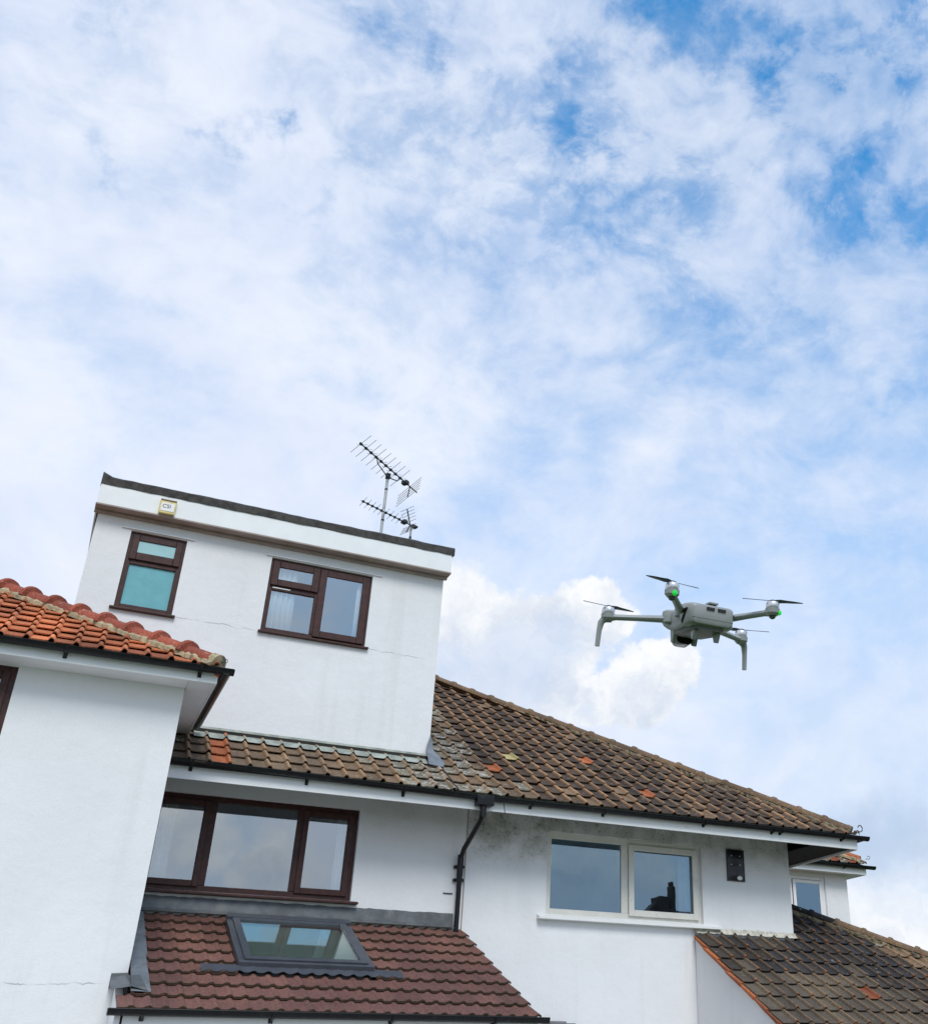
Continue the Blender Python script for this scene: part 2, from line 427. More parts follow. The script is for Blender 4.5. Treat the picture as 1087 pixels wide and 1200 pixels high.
M['drone'] = simple('drone_grey_plastic', (0.30, 0.315, 0.315), 0.42, 0.05, 30.0)
M['drone_dark'] = simple('drone_shaded_plastic', (0.075, 0.085, 0.065), 0.5, 0.08, 30.0)  # underside shade and green bounce from the lawn put into the belly colour
M['motor'] = simple('motor_metal', (0.62, 0.63, 0.65), 0.3, 0.05, 30.0, metal=0.7)
M['prop'] = simple('propeller_plastic', (0.06, 0.075, 0.11), 0.4, 0.1, 30.0)
M['lens'] = simple('black_lens', (0.01, 0.01, 0.012), 0.12, 0.1)
M['yellow'] = simple('yellowed_plastic', (0.70, 0.58, 0.25), 0.5, 0.12, 20.0)
M['boxwhite'] = simple('white_label_plastic', (0.80, 0.80, 0.78), 0.5, 0.03, 20.0)
M['ink'] = simple('black_print', (0.03, 0.03, 0.05), 0.7, 0.1)
M['vinyl'] = simple('black_sheet', (0.010, 0.011, 0.014), 0.30, 0.3, 6.0)
M['grey_plastic'] = simple('grey_plastic', (0.17, 0.16, 0.17), 0.5, 0.1)
M['lawn'] = simple('lawn_grass', (0.055, 0.095, 0.028), 0.95, 0.4, 3.0, bmp=0.6, dirt=((0.10, 0.11, 0.045), 1.2, 0.5, 0.6))
M['paving'] = simple('concrete_paving', (0.40, 0.385, 0.355), 0.9, 0.15, 4.0, bmp=0.3)
M['opp_wall'] = simple('sooty_brick', (0.085, 0.06, 0.05), 0.9, 0.25, 8.0)
M['opp_roof'] = simple('old_slate', (0.035, 0.035, 0.038), 0.85, 0.25, 8.0)
led, _g, _b = new_mat('green_light')
_b.inputs['Base Color'].default_value = (0.0, 0.5, 0.05, 1)
_b.inputs['Emission Color'].default_value = (0.01, 0.85, 0.07, 1)
_b.inputs['Emission Strength'].default_value = 0.40
_b.inputs['Roughness'].default_value = 0.15
M['led'] = led


# ------------------------------------------------------------------ mesh helpers
def obj(name, me, mat, parent=None):
    o = bpy.data.objects.new(name, me)
    COL.objects.link(o)
    if mat is not None and not me.materials:
        me.materials.append(mat)
    if parent is not None:
        o.parent = parent
        if parent.type == 'EMPTY':
            o.matrix_parent_inverse = Matrix.Translation(parent.location).inverted() if not parent.get('_rot') else parent['_inv']
    return o


def thing(name, label, cat, loc, group=None):
    e = bpy.data.objects.new(name, None)
    COL.objects.link(e)
    e.location = loc
    e.empty_display_size = 0.2
    e['label'] = label
    e['category'] = cat
    if group:
        e['group'] = group
    return e


def tag(o, label, cat, group=None):
    o['label'] = label
    o['category'] = cat
    if group:
        o['group'] = group
    return o


class MB:
    def __init__(s):
        s.v = []
        s.f = []

    def add(s, vs, fs):
        b = len(s.v)
        s.v += [tuple(p) for p in vs]
        s.f += [tuple(b+i for i in f) for f in fs]
        return s

    def box(s, x0, x1, y0, y1, z0, z1, mat=None):
        x0, x1 = min(x0, x1), max(x0, x1)
        y0, y1 = min(y0, y1), max(y0, y1)
        z0, z1 = min(z0, z1), max(z0, z1)
        vs = [(x, y, z) for z in (z0, z1) for y in (y0, y1) for x in (x0, x1)]
        if mat is not None:
            vs = [mat @ Vector(p) for p in vs]
        return s.add(vs, [(0, 2, 3, 1), (4, 5, 7, 6), (0, 1, 5, 4), (2, 6, 7, 3), (0, 4, 6, 2), (1, 3, 7, 5)])

    def ring(s, x0, x1, z0, z1, w, y0, y1, wb=None):
        """rectangular frame in the facade plane"""
        wb = wb or w
        s.box(x0, x0+w, y0, y1, z0, z1)
        s.box(x1-w, x1, y0, y1, z0, z1)
        s.box(x0+w, x1-w, y0, y1, z1-w, z1)
        s.box(x0+w, x1-w, y0, y1, z0, z0+wb)
        return s

    def prism(s, poly, axis, a, b):
        """poly of 2-D points extruded along axis from a to b"""
        def p3(p, t):
            return {'x': (t, p[0], p[1]), 'y': (p[0], t, p[1]), 'z': (p[0], p[1], t)}[axis]
        n = len(poly)
        vs = [p3(p, a) for p in poly] + [p3(p, b) for p in poly]
        fs = [tuple(range(n)), tuple(range(2*n-1, n-1, -1))]
        fs += [(i, i+n, (i+1) % n+n, (i+1) % n) for i in range(n)]
        return s.add(vs, fs)

    def tube(s, pts, r, n=8, cap=True, flat=1.0):
        pts = [Vector(p) for p in pts]
        rs = r if isinstance(r, (list, tuple)) else [r]*len(pts)
        rings = []
        up = Vector((0, 0, 1))
        for i, p in enumerate(pts):
            t = (pts[min(i+1, len(pts)-1)]-pts[max(i-1, 0)]).normalized()
            a = t.cross(up)
            if a.length < 1e-3:
                a = t.cross(Vector((0, 1, 0)))
            a.normalize()
            b = a.cross(t).normalized()
            rings.append([p+rs[i]*(math.cos(q)*a+flat*math.sin(q)*b) for q in [2*math.pi*k/n for k in range(n)]])
        vs = [q for rg in rings for q in rg]
        fs = []
        for i in range(len(rings)-1):
            for k in range(n):
                fs.append((i*n+k, i*n+(k+1) % n, (i+1)*n+(k+1) % n, (i+1)*n+k))
        if cap:
            fs.append(tuple(range(n-1, -1, -1)))
            fs.append(tuple((len(rings)-1)*n+k for k in range(n)))
        return s.add(vs, fs)

    def lathe(s, prof, c, n=12, mat=None):
        """prof = [(r,z)...] turned round the vertical through c"""
        vs = []
        for (r, z) in prof:
            for k in range(n):
                q = 2*math.pi*k/n
                p = Vector((c[0]+r*math.cos(q), c[1]+r*math.sin(q), c[2]+z))
                vs.append(mat @ p if mat is not None else p)
        fs = []
        for i in range(len(prof)-1):
            for k in range(n):
                fs.append((i*n+k, i*n+(k+1) % n, (i+1)*n+(k+1) % n, (i+1)*n+k))
        fs.append(tuple(range(n-1, -1, -1)))
        fs.append(tuple((len(prof)-1)*n+k for k in range(n)))
        return s.add(vs, fs)

    def mesh(s, name):
        me = bpy.data.meshes.new(name)
        me.from_pydata(s.v, [], s.f)
        bm = bmesh.new()
        bm.from_mesh(me)
        bmesh.ops.recalc_face_normals(bm, faces=bm.faces)
        bm.to_mesh(me)
        bm.free()
        return me

    def build(s, name, mat, parent=None, smooth=False, bevel=0.0, seg=2):
        me = s.mesh(name)
        o = obj(name, me, mat, parent)
        if smooth:
            for p in me.polygons:
                p.use_smooth = True
            me.set_sharp_from_angle(angle=R(38))
        if bevel:
            b = o.modifiers.new('bevel', 'BEVEL')
            b.width = bevel
            b.segments = seg
            b.limit_method = 'ANGLE'
        return o


def wall_xz(x0, x1, z0, z1, y, th, holes):
    """wall in a plane of constant y with window openings and their reveals"""
    mb = MB()
    xs = sorted({x0, x1, *[h[0] for h in holes], *[h[1] for h in holes]})
    zs = sorted({z0, z1, *[h[2] for h in holes], *[h[3] for h in holes]})
    ix = {(a, c): None for a in range(len(xs)) for c in range(len(zs))}
    front = {}
    back = {}
    for i, x in enumerate(xs):
        for k, z in enumerate(zs):
            front[i, k] = len(mb.v)
            mb.v.append((x, y, z))
            back[i, k] = len(mb.v)
            mb.v.append((x, y+th, z))

    def solid(i, k):
        if i < 0 or k < 0 or i >= len(xs)-1 or k >= len(zs)-1:
            return False
        cx, cz = (xs[i]+xs[i+1])/2, (zs[k]+zs[k+1])/2
        return not any(h[0] < cx < h[1] and h[2] < cz < h[3] for h in holes)
    for i in range(len(xs)-1):
        for k in range(len(zs)-1):
            if not solid(i, k):
                continue
            mb.f.append((front[i, k], front[i+1, k], front[i+1, k+1], front[i, k+1]))
            mb.f.append((back[i, k], back[i, k+1], back[i+1, k+1], back[i+1, k]))
            for (di, dk, a, b2) in ((-1, 0, (i, k), (i, k+1)), (1, 0, (i+1, k), (i+1, k+1)), (0, -1, (i, k), (i+1, k)), (0, 1, (i, k+1), (i+1, k+1))):
                if not solid(i+di, k+dk):
                    mb.f.append((front[a], front[b2], back[b2], back[a]))
    return mb


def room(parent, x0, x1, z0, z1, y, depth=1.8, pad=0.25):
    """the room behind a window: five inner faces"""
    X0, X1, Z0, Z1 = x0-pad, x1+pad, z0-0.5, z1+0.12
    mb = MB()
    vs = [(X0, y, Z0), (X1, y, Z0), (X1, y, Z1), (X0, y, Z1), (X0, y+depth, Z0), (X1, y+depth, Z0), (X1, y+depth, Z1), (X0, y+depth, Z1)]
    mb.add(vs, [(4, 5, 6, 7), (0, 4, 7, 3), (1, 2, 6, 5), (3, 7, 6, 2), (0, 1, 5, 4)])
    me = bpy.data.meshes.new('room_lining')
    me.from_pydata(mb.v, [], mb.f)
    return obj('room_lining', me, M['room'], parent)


def pane(parent, x0, x1, z0, z1, y, mat, name='pane'):
    return MB().box(x0, x1, y, y+0.012, z0, z1).build(name, mat, parent)


# ------------------------------------------------------------------ tiles
PAN_PROF = [(0.0, 0.006), (0.008, 0.001), (0.04, 0.0), (0.13, 0.0), (0.176, 0.001), (0.184, 0.012), (0.190, 0.026),
            (0.198, 0.037), (0.215, 0.039), (0.230, 0.030), (0.239, 0.015), (0.245, 0.003)]
LEAN_PROF = [(0.0, 0.006), (0.006, 0.0), (0.075, 0.0), (0.090, 0.007), (0.105, 0.017), (0.125, 0.020), (0.143, 0.014),
             (0.156, 0.001), (0.160, 0.0), (0.225, 0.0), (0.240, 0.007), (0.255, 0.017), (0.276, 0.020), (0.296, 0.012), (0.304, 0.004)]


def tile_mesh(name, prof, L, lift, th=0.014, wob=0.0, seed=0):
    rs = random.Random(seed)
    n = len(prof)
    ys = (0.0, L)
    vs = []
    for dz in (0.0, -th):
        for y in ys:
            for (x, z) in prof:
                tail = 1-y/L
                vs.append((x, y+(rs.uniform(-wob, wob) if y == 0 else 0), z+dz+lift*tail))
    fs = []
    for i in range(n-1):
        fs.append((i, i+1, n+i+1, n+i))
        fs.append((2*n+i, 3*n+i, 3*n+i+1, 2*n+i+1))
        fs.append((i, 2*n+i, 2*n+i+1, i+1))
    fs.append((0, n, 3*n, 2*n))
    fs.append((n-1, 3*n-1, 4*n-1, 2*n-1)[::-1])
    me = bpy.data.meshes.new(name)
    me.from_pydata(vs, [], fs)
    bm = bmesh.new()
    bm.from_mesh(me)
    bmesh.ops.recalc_face_normals(bm, faces=bm.faces)
    bm.to_mesh(me)
    bm.free()
    for p in me.polygons:
        p.use_smooth = True
    me.set_sharp_from_angle(angle=R(42))
    return me


PANS = [tile_mesh('pantile', PAN_PROF, 0.40, 0.036, wob=0.006, seed=i) for i in range(4)]
LEANS = [tile_mesh('double_roll_tile', LEAN_PROF, 0.385, 0.036, th=0.022, wob=0.002, seed=i) for i in range(2)]


def place_tile(name, meshes, parent, x, yt, zt, th, pick_mat, cuts=(), jit=1.0):
    """one tile as an object of its own; cuts = planes (point, outward normal) that trim it"""
    me = random.choice(meshes)
    slip = random.gauss(0, 0.005)*jit-(random.uniform(0.012, 0.032) if jit > 0.5 and random.random() < 0.05 else 0.0)
    yt += slip*math.cos(th)
    zt += slip*math.sin(th)
    ry = random.gauss(0, 0.010)*jit
    rz = random.gauss(0, 0.010)*jit
    mw = Matrix.Translation((x+random.gauss(0, 0.002)*jit, yt, zt+random.uniform(0, 0.005)*jit)) @ Euler((th+random.gauss(0, 0.004)*jit, 0, 0)).to_matrix().to_4x4() @ Euler((0, ry, rz)).to_matrix().to_4x4()
    if cuts:
        need = False
        pts = [mw @ v.co for v in me.vertices]
        for (p, nrm) in cuts:
            ds = [(q-p).dot(nrm) for q in pts]
            if min(ds) > -0.03:
                return None
            if max(ds) > 0.001:
                need = True
        if need:
            bm = bmesh.new()
            bm.from_mesh(me)
            inv = mw.inverted()
            for (p, nrm) in cuts:
                bmesh.ops.bisect_plane(bm, geom=bm.verts[:]+bm.edges[:]+bm.faces[:], plane_co=inv @ p,
                                       plane_no=(inv.to_3x3() @ nrm), clear_outer=True)
            me = bpy.data.meshes.new(me.name+'_cut')
            bmesh.ops.holes_fill(bm, edges=[e for e in bm.edges if e.is_boundary], sides=0)
            bmesh.ops.recalc_face_normals(bm, faces=bm.faces)
            bm.to_mesh(me)
            bm.free()
            if len(me.polygons) < 3:
                return None
            me.set_sharp_from_angle(angle=R(42))
    if not me.materials:
        me.materials.append(M['t_main'])
    o = bpy.data.objects.new(name, me)
    COL.objects.link(o)
    o.parent = parent
    o.matrix_basis = mw
    mat = pick_mat(x, yt)
    o.material_slots[0].link = 'OBJECT'
    o.material_slots[0].material = mat
    return o


def ridge_mesh(name, L, r0, r1, collar, n=10):
    """half-round hip tile along +y (running up the hip) with a raised collar at its upper end"""
    prof = [(0.0, r0), (L*0.55, (r0+r1)/2), (L*0.80, r1), (L*0.84, r1+collar), (L*0.93, r1+collar*1.15), (L*1.0, r1+collar*0.6)]
    vs, fs = [], []
    for th in (0.0, 0.016):
        for (y, r) in prof:
            for k in range(n+1):
                q = math.pi*(k/n)
                vs.append(((r-th)*math.cos(q)*1.05, y, (r-th)*math.sin(q)*0.92-0.02))
    w = n+1
    P = len(prof)
    for i in range(P-1):
        for k in range(n):
            fs.append((i*w+k, i*w+k+1, (i+1)*w+k+1, (i+1)*w+k))
            a = P*w
            fs.append((a+i*w+k, a+(i+1)*w+k, a+(i+1)*w+k+1, a+i*w+k+1))
    for k in range(n):
        fs.append((k, P*w+k, P*w+k+1, k+1))
        e = (P-1)*w
        fs.append((e+k, e+k+1, P*w+e+k+1, P*w+e+k))
    me = bpy.data.meshes.new(name)
    me.from_pydata(vs, [], fs)
    bm = bmesh.new()
    bm.from_mesh(me)
    bmesh.ops.recalc_face_normals(bm, faces=bm.faces)
    bm.to_mesh(me)
    bm.free()
    for p in me.polygons:
        p.use_smooth = True
    me.set_sharp_from_angle(angle=R(50))
    return me


def along(p, dirv, upish=Vector((0, 0, 1))):
    y = dirv.normalized()
    x = y.cross(upish).normalized()
    z = x.cross(y)
    return Matrix.Translation(p) @ Matrix((x, y, z)).transposed().to_4x4()


def hip_run(parent, name, me, p0, p1, pitch, mat_of, lift=0.02):
    d = (p1-p0)
    n = int(d.length/pitch)+1
    dn = d.normalized()
    for i in range(n):
        p = p0+dn*(i*pitch)+Vector((0, 0, lift+random.uniform(-0.006, 0.006)))
        o = bpy.data.objects.new(name, me)
        if not me.materials:
            me.materials.append(M['r_brown'])
        COL.objects.link(o)
        o.parent = parent
        dd = (dn+Vector((random.gauss(0, 0.008), random.gauss(0, 0.008), random.gauss(0, 0.006)))).normalized()
        o.matrix_basis = along(p, dd)
        o.material_slots[0].link = 'OBJECT'
        o.material_slots[0].material = mat_of(i, n)


def mortar_strip(parent, name, p0, p1, side, wid, drop, mat, seed=1, lift=0.035):
    """irregular bedding of mortar along a hip: a ragged ribbon with body"""
    rs = random.Random(seed)
    d = p1-p0
    n = max(8, int(d.length/0.05))
    vs, fs = [], []
    for i in range(n+1):
        c = p0+d*(i/n)+Vector((0, 0, lift))
        w = wid*(0.72+0.45*rs.random())
        lo = c+side*w+Vector((0, 0, -drop*(0.8+0.4*rs.random())))
        md = c+side*(w*0.7)+Vector((0, 0, -drop*0.25+rs.uniform(-0.01, 0.01)))
        vs += [c+Vector((0, 0, 0.01)), md, lo, lo+Vector((0, 0, -0.05))]
    for i in range(n):
        for k in range(3):
            fs.append((i*4+k, i*4+k+1, i*4+4+k+1, i*4+4+k))
    b = MB().add(vs, fs)
    b.tube([p0+Vector((0, 0, lift-0.055)), p1+Vector((0, 0, lift-0.055))], 0.088, 10)
    return b.build(name, mat, parent)


def gutter(parent, p0, p1, r=0.057, caps=True, name='gutter'):
    """half-round plastic gutter from p0 to p1 (centre of its rim)"""
    p0, p1 = Vector(p0), Vector(p1)
    d = (p1-p0).normalized()
    side = d.cross(Vector((0, 0, 1))).normalized()
    n = 10
    vs, fs = [], []
    for p in (p0, p1):
        for rr in (r, r-0.004):
            for k in range(n+1):
                q = math.pi+math.pi*k/n
                vs.append(p+side*(rr*math.cos(q))+Vector((0, 0, 1))*(rr*math.sin(q)))
    w = n+1
    for k in range(n):
        fs.append((k, k+1, 2*w+k+1, 2*w+k))
        fs.append((w+k, 3*w+k, 3*w+k+1, w+k+1))
    fs.append((0, 2*w, 3*w, w))
    fs.append((n, w+n, 3*w+n, 2*w+n))
    mb = MB().add(vs, fs)
    for s in (-1, 1):   # rolled rims
        mb.tube([p0+side*(s*r), p1+side*(s*r)], 0.007, 6)
    if caps:
        for p in (p0, p1):
            vs = [p+side*(r*math.cos(math.pi+math.pi*k/n))+Vector((0, 0, 1))*(r*math.sin(math.pi+math.pi*k/n)) for k in range(n+1)]
            e = d*0.006
            mb.add(vs+[v+e for v in vs], [tuple(range(n+1)), tuple(range(2*n+1, n, -1))]+[(k, k+1, n+2+k, n+1+k) for k in range(n)])
    o = mb.build(name, M['black'], parent, smooth=True)
    return o


def bracket(gut, p, r=0.057, back=0.09, axis='x', drop=0.06):
    """fascia bracket clipped round the gutter"""
    p = Vector(p)
    n = 8
    pts = [p+Vector((0, (r+0.006)*math.cos(math.pi+math.pi*k/n), (r+0.006)*math.sin(math.pi+math.pi*k/n))) for k in range(n+1)]
    mb = MB()
    for a, b in zip(pts[:-1], pts[1:]):
        vs = []
        for q in (a, b):
            nrm = Vector((0, q.y-p.y, q.z-p.z)).normalized()*0.006
            for sx in (-0.014, 0.014):
                vs += [q+Vector((sx, 0, 0)), q+nrm+Vector((sx, 0, 0))]
        mb.add(vs, [(0, 2, 6, 4), (1, 5, 7, 3), (0, 4, 5, 1), (2, 3, 7, 6), (0, 1, 3, 2), (4, 6, 7, 5)])
    mb.box(p.x-0.02, p.x+0.02, p.y+r, p.y+r+0.012, p.z-r-drop, p.z-0.005)
    mb.prism([(p.y+r, p.z-r-drop), (p.y+r, p.z-r*0.6), (p.y, p.z-r-0.004)], 'x', p.x-0.010, p.x+0.010)
    return mb.build('gutter_bracket', M['black'], gut)


def slope_deck(parent, name, poly, mat, th=0.03):
    """roof deck: polygon of 3-D points with some thickness below it"""
    vs = [Vector(p) for p in poly]
    n = len(vs)
    vs2 = [v-Vector((0, 0, th)) for v in vs]
    fs = [tuple(range(n)), tuple(range(2*n-1, n-1, -1))]+[(i, i+n, (i+1) % n+n, (i+1) % n) for i in range(n)]
    return MB().add(vs+vs2, fs).build(name, mat, parent)


def hip_iron(parent, p, s=1.0, flip=1):
    pts = [Vector(p)]
    for k in range(14):
        q = -0.9+k*0.42
        rr = 0.055*s*(1-k*0.035)
        pts.append(Vector(p)+Vector((flip*(0.075*s+rr*math.sin(q)), -0.03, 0.05*s-rr*math.cos(q))))
    return MB().tube(pts, 0.007*s, 6).build('hip_iron', M['iron'], parent, smooth=True)


# ------------------------------------------------------------------ ground
def build_ground():
    mb = MB()
    n = 24
    S = 600.0
    vs, fs = [], []
    for j in range(n+1):
        for i in range(n+1):
            vs.append((-S+2*S*i/n, -S+2*S*j/n, 0.0))
    for j in range(n):
        for i in range(n):
            a = j*(n+1)+i
            fs.append((a, a+1, a+n+2, a+n+1))
    o = mb.add(vs, fs).build('lawn_ground', M['lawn'])
    o['kind'] = 'structure'
    p = MB().box(-6, 16, 5.2, 15.0, -0.05, 0.03).build('patio_paving', M['paving'])
    p['kind'] = 'structure'


build_ground()

# ------------------------------------------------------------------ shared roof numbers
TH_M = math.atan(0.62)                  # main roof pitch
EY, EZ = 13.52, 4.963                   # tail line of the first course
HX = 11.13                              # hip corner at the eave


def zmain(y):
    return EZ-0.03+0.62*(y-EY)


def main_cut_hip(x=HX):
    return (Vector((x, EY, 0)), Vector((1, 1, 0)).normalized())


# ------------------------------------------------------------------ left house
def left_house():
    H = thing('semi_detached_house', 'left half of the white rendered pair, with flat-roofed dormer, brown-framed windows and brown lean-to roof', 'house', (1.5, 14.4, 0))
    # ---- walls
    holes = [(0.95, 3.52, 3.63, 4.78)]
    wall_xz(0.95, 5.03, 0.0, 5.18, 14.4, 0.25, holes).build('rear_wall', M['wall_left'], H)
    wall_xz(-3.2, 0.925, 0.0, 5.60, 12.44, 0.25, [(-2.4, -0.725, 4.30, 5.465)]).build('wing_wall', M['wall_wing'], H)
    MB().box(0.675, 0.925, 12.69, 14.39, 0, 5.6).build('wing_side_wall', M['wall_wing'], H)
    # thin movement joint where the two halves meet
    MB().box(5.015, 5.03, 14.394, 14.399, 3.2, 4.95).build('party_joint', M['taupe'], H)

    # ---- brown rear window, three lights
    w = MB().ring(0.95, 3.52, 3.63, 4.78, 0.075, 14.46, 14.53)
    w.box(1.635, 1.735, 14.455, 14.53, 3.705, 4.705)
    w.box(2.735, 2.825, 14.455, 14.53, 3.705, 4.705)
    win = w.build('window', M['brown'], H, bevel=0.006)
    win['label'] = 'wide brown-framed rear window of three lights'
    for (a, b) in ((1.025, 1.635), (2.825, 3.445)):
        MB().ring(a-0.02, b+0.02, 3.685, 4.715, 0.075, 14.435, 14.455).build('sash', M['brown'], win, bevel=0.008)
        pane(win, a+0.04, b-0.04, 3.74, 4.66, 14.47, M['glass'])
    pane(win, 1.735, 2.735, 3.705, 4.705, 14.48, M['glass'])
    MB().prism([(14.30, 3.585), (14.30, 3.61), (14.455, 3.64), (14.455, 3.585)], 'x', 0.93, 3.60).build('sill', M['brown'], win, bevel=0.004)
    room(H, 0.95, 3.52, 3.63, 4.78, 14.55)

    # ---- wing window (only its corner is in view)
    win = MB().ring(-2.4, -0.725, 4.30, 5.465, 0.075, 12.47, 12.54).build('window', M['brown'], H, bevel=0.006)
    win['label'] = 'brown-framed window cut by the left edge of the photograph'
    MB().ring(-2.34, -0.785, 4.36, 5.405, 0.075, 12.45, 12.47).build('sash', M['brown'], win, bevel=0.006)
    pane(win, -2.27, -0.855, 4.43, 5.335, 12.49, M['glass'])
    room(H, -2.4, -0.725, 4.3, 5.46, 12.56)

    # ---- main roof strip
    deck = slope_deck(H, 'main_roof', [(0.94, EY+0.03, zmain(EY+0.03)-0.03), (4.53, EY+0.03, zmain(EY+0.03)-0.03), (4.53, 18.9, zmain(18.9)-0.03), (0.94, 18.9, zmain(18.9)-0.03)], M['deck'])
    cov, gy = 0.2347, 0.34*math.cos(TH_M)

    def pm(x, y):
        if x < 1.55 and x > 1.28:
            return M['t_orange']
        if x > 3.75:
            return M['t_grey']
        return M['t_mid'] if random.random() < 0.92 else M['t_grey']
    for r in range(19):
        yt = EY+r*gy
        for c in range(16):
            x = 4.51-cov*(c+1)+0.0
            if x < 0.88:
                continue
            if r >= 4 and x < 4.15:
                continue
            if r >= 3 and x < 3.9 and yt > 14.42:
                continue
            place_tile('pantile', PANS, deck, x, yt, zmain(yt), TH_M, pm,
                       cuts=[(Vector((4.52, 0, 0)), Vector((1, 0, 0)))])
    # cement line in the joint between the two roofs
    st = MB()
    for i in range(36):
        y0 = EY+0.02+i*0.15
        st.box(4.525, 4.565, 0, 0.155, -0.03, 0.030+random.uniform(-0.012, 0.012), Matrix.Translation((random.uniform(-.004, .004), y0, zmain(y0))) @ Euler((TH_M, 0, 0)).to_matrix().to_4x4())
    st.build('roof_joint', M['deck'], H)

    # ---- eaves: fascia, soffit, gutter
    MB().box(0.94, 5.03, 13.62, 13.64, 4.76, 4.985).build('fascia', M['white'], H, bevel=0.003)
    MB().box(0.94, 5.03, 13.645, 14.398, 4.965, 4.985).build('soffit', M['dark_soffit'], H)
    gt = gutter(H, (0.95, 13.556, 4.972), (4.86, 13.556, 4.925))
    for x in (1.25, 2.62, 3.85):
        bracket(gt, (x, 13.556, 4.975-(x-0.95)*0.012))
    dp = MB().box(4.82, 5.06, 13.49, 13.62, 4.80, 4.935).build('gutter_outlet', M['black'], H, bevel=0.012)
    p = MB().tube([(4.93, 13.556, 4.86), (4.93, 13.556, 4.70), (4.93, 13.64, 4.62), (4.93, 14.22, 4.36), (4.93, 14.315, 4.26), (4.93, 14.325, 4.10), (4.93, 14.325, 2.0)],
                  [0.036, 0.034, 0.034, 0.034, 0.034, 0.034, 0.034], 10).build('downpipe', M['black'], H, smooth=True)
    MB().tube([(4.93, 13.556, 4.80), (4.93, 13.556, 4.66)], 0.045, 10).build('pipe_socket', M['black'], p, smooth=True)
    MB().tube([(4.93, 14.322, 4.30), (4.93, 14.325, 4.02)], 0.044, 10).build('pipe_socket', M['black'], p, smooth=True)
    for z in (4.15, 3.98):
        c = MB().tube([(4.93, 14.325, z+0.022), (4.93, 14.325, z-0.022)], 0.047, 10)
        c.box(4.86, 5.00, 14.36, 14.398, z-0.018, z+0.018)
        for sx in (4.868, 4.992):
            c.tube([(sx, 14.35, z), (sx, 14.385, z)], 0.016, 6)
        c.build('pipe_clip', M['black'], p)
    for z in (3.80, 3.02):
        MB().box(4.74, 4.87, 14.385, 14.397, z, z+0.012).build('clip_nail', M['iron'], p)

    # ---- dormer
    DY = 14.485
    DX0, DX1 = -0.43, 4.41
    wins = [(0.02, 0.735, 7.07, 8.18), (1.88, 3.335, 7.07, 8.18)]
    dm = wall_xz(DX0, DX1, 5.60, 8.385, DY, 0.2, wins)
    dm.build('dormer_wall', M['wall_dormer'], H)
    MB().box(DX1-0.2, DX1, DY+0.201, 18.9, 5.6, 8.385).build('dormer_cheek', M['wall_dormer'], H)
    MB().box(DX0, DX0+0.2, DY+0.201, 18.9, 5.6, 8.385).build('dormer_cheek', M['wall_dormer'], H)
    MB().box(-0.476, 4.455, 14.29, 14.31, 8.40, 8.69).build('dormer_fascia', M['white'], H, bevel=0.003)
    MB().box(4.435, 4.455, 14.315, 18.9, 8.40, 8.69).build('dormer_fascia', M['white'], H)
    MB().box(-0.476, -0.456, 14.315, 18.9, 8.40, 8.69).build('dormer_fascia', M['white'], H)
    t = MB().box(-0.484, 4.463, 14.283, 14.484, 8.375, 8.398)
    t.box(-0.484, 4.45, 14.43, 14.484, 8.335, 8.373)
    t.build('dormer_soffit', M['taupe'], H, bevel=0.004)
    MB().box(-0.46, 4.44, 14.32, 18.9, 8.64, 8.70).build('dormer_flat_roof', M['felt'], H)
    cp = MB()
    rs = random.Random(5)
    N = 40
    prof = [(14.278, 8.685), (14.272, 8.79), (14.30, 8.815), (14.40, 8.80), (14.42, 8.705)]
    vs, fs = [], []
    for i in range(N+1):
        x = -0.485+4.975*i/N
        for (a, b) in prof:
            vs.append((x, a+rs.uniform(-.004, .004), b+rs.uniform(-.006, .006)+(0.05 if i == 0 and b > 8.75 else 0.0)))
    for i in range(N):
        for k in range(4):
            fs.append((i*5+k, i*5+k+1, i*5+5+k+1, i*5+5+k))
    fs += [tuple(range(5)), tuple(N*5+k for k in range(4, -1, -1))]
    cp.add(vs, fs).build('felt_coping', M['felt'], H, smooth=True)
    # small dormer window with teal frosted glass
    w = MB().ring(0.02, 0.735, 7.07, 8.18, 0.07, DY+0.035, DY+0.10)
    w.box(0.09, 0.665, DY+0.035, DY+0.10, 7.715, 7.80)
    win = w.build('window', M['brown'], H, bevel=0.006)
    win['label'] = 'small brown dormer window with teal frosted glass'
    s = MB().ring(0.06, 0.695, 7.775, 8.14, 0.085, DY+0.005, DY+0.034, wb=0.11).build('sash', M['brown'], win, bevel=0.008)
    s['label'] = 'small top-hung opening light'
    pane(win, 0.145, 0.61, 7.885, 8.055, DY+0.02, M['teal_pale'])
    pane(win, 0.09, 0.665, 7.14, 7.715, DY+0.06, M['teal'])
    MB().prism([(DY-0.055, 7.035), (DY-0.055, 7.06), (DY+0.034, 7.085), (DY+0.034, 7.035)], 'x', -0.03, 0.775).build('sill', M['brown'], win, bevel=0.004)
    MB().box(-0.10, 0.83, DY-0.022, DY-0.001, 8.195, 8.207).build('drip_bead', M['soffit'], H)
    # wide dormer window
    w = MB().ring(1.88, 3.335, 7.07, 8.18, 0.07, DY+0.035, DY+0.10)
    w.box(2.545, 2.615, DY+0.03, DY+0.10, 7.14, 8.11)
    w.box(1.95, 2.545, DY+0.035, DY+0.10, 7.705, 7.79)
    win = w.build('window', M['brown'], H, bevel=0.006)
    win['label'] = 'wider brown dormer window with a net curtain behind its left light'
    MB().ring(1.915, 2.575, 7.77, 8.145, 0.095, DY+0.002, DY+0.034, wb=0.10).build('sash', M['brown'], win, bevel=0.008)
    MB().ring(2.585, 3.30, 7.105, 8.145, 0.10, DY+0.005, DY+0.034).build('sash', M['brown'], win, bevel=0.008)
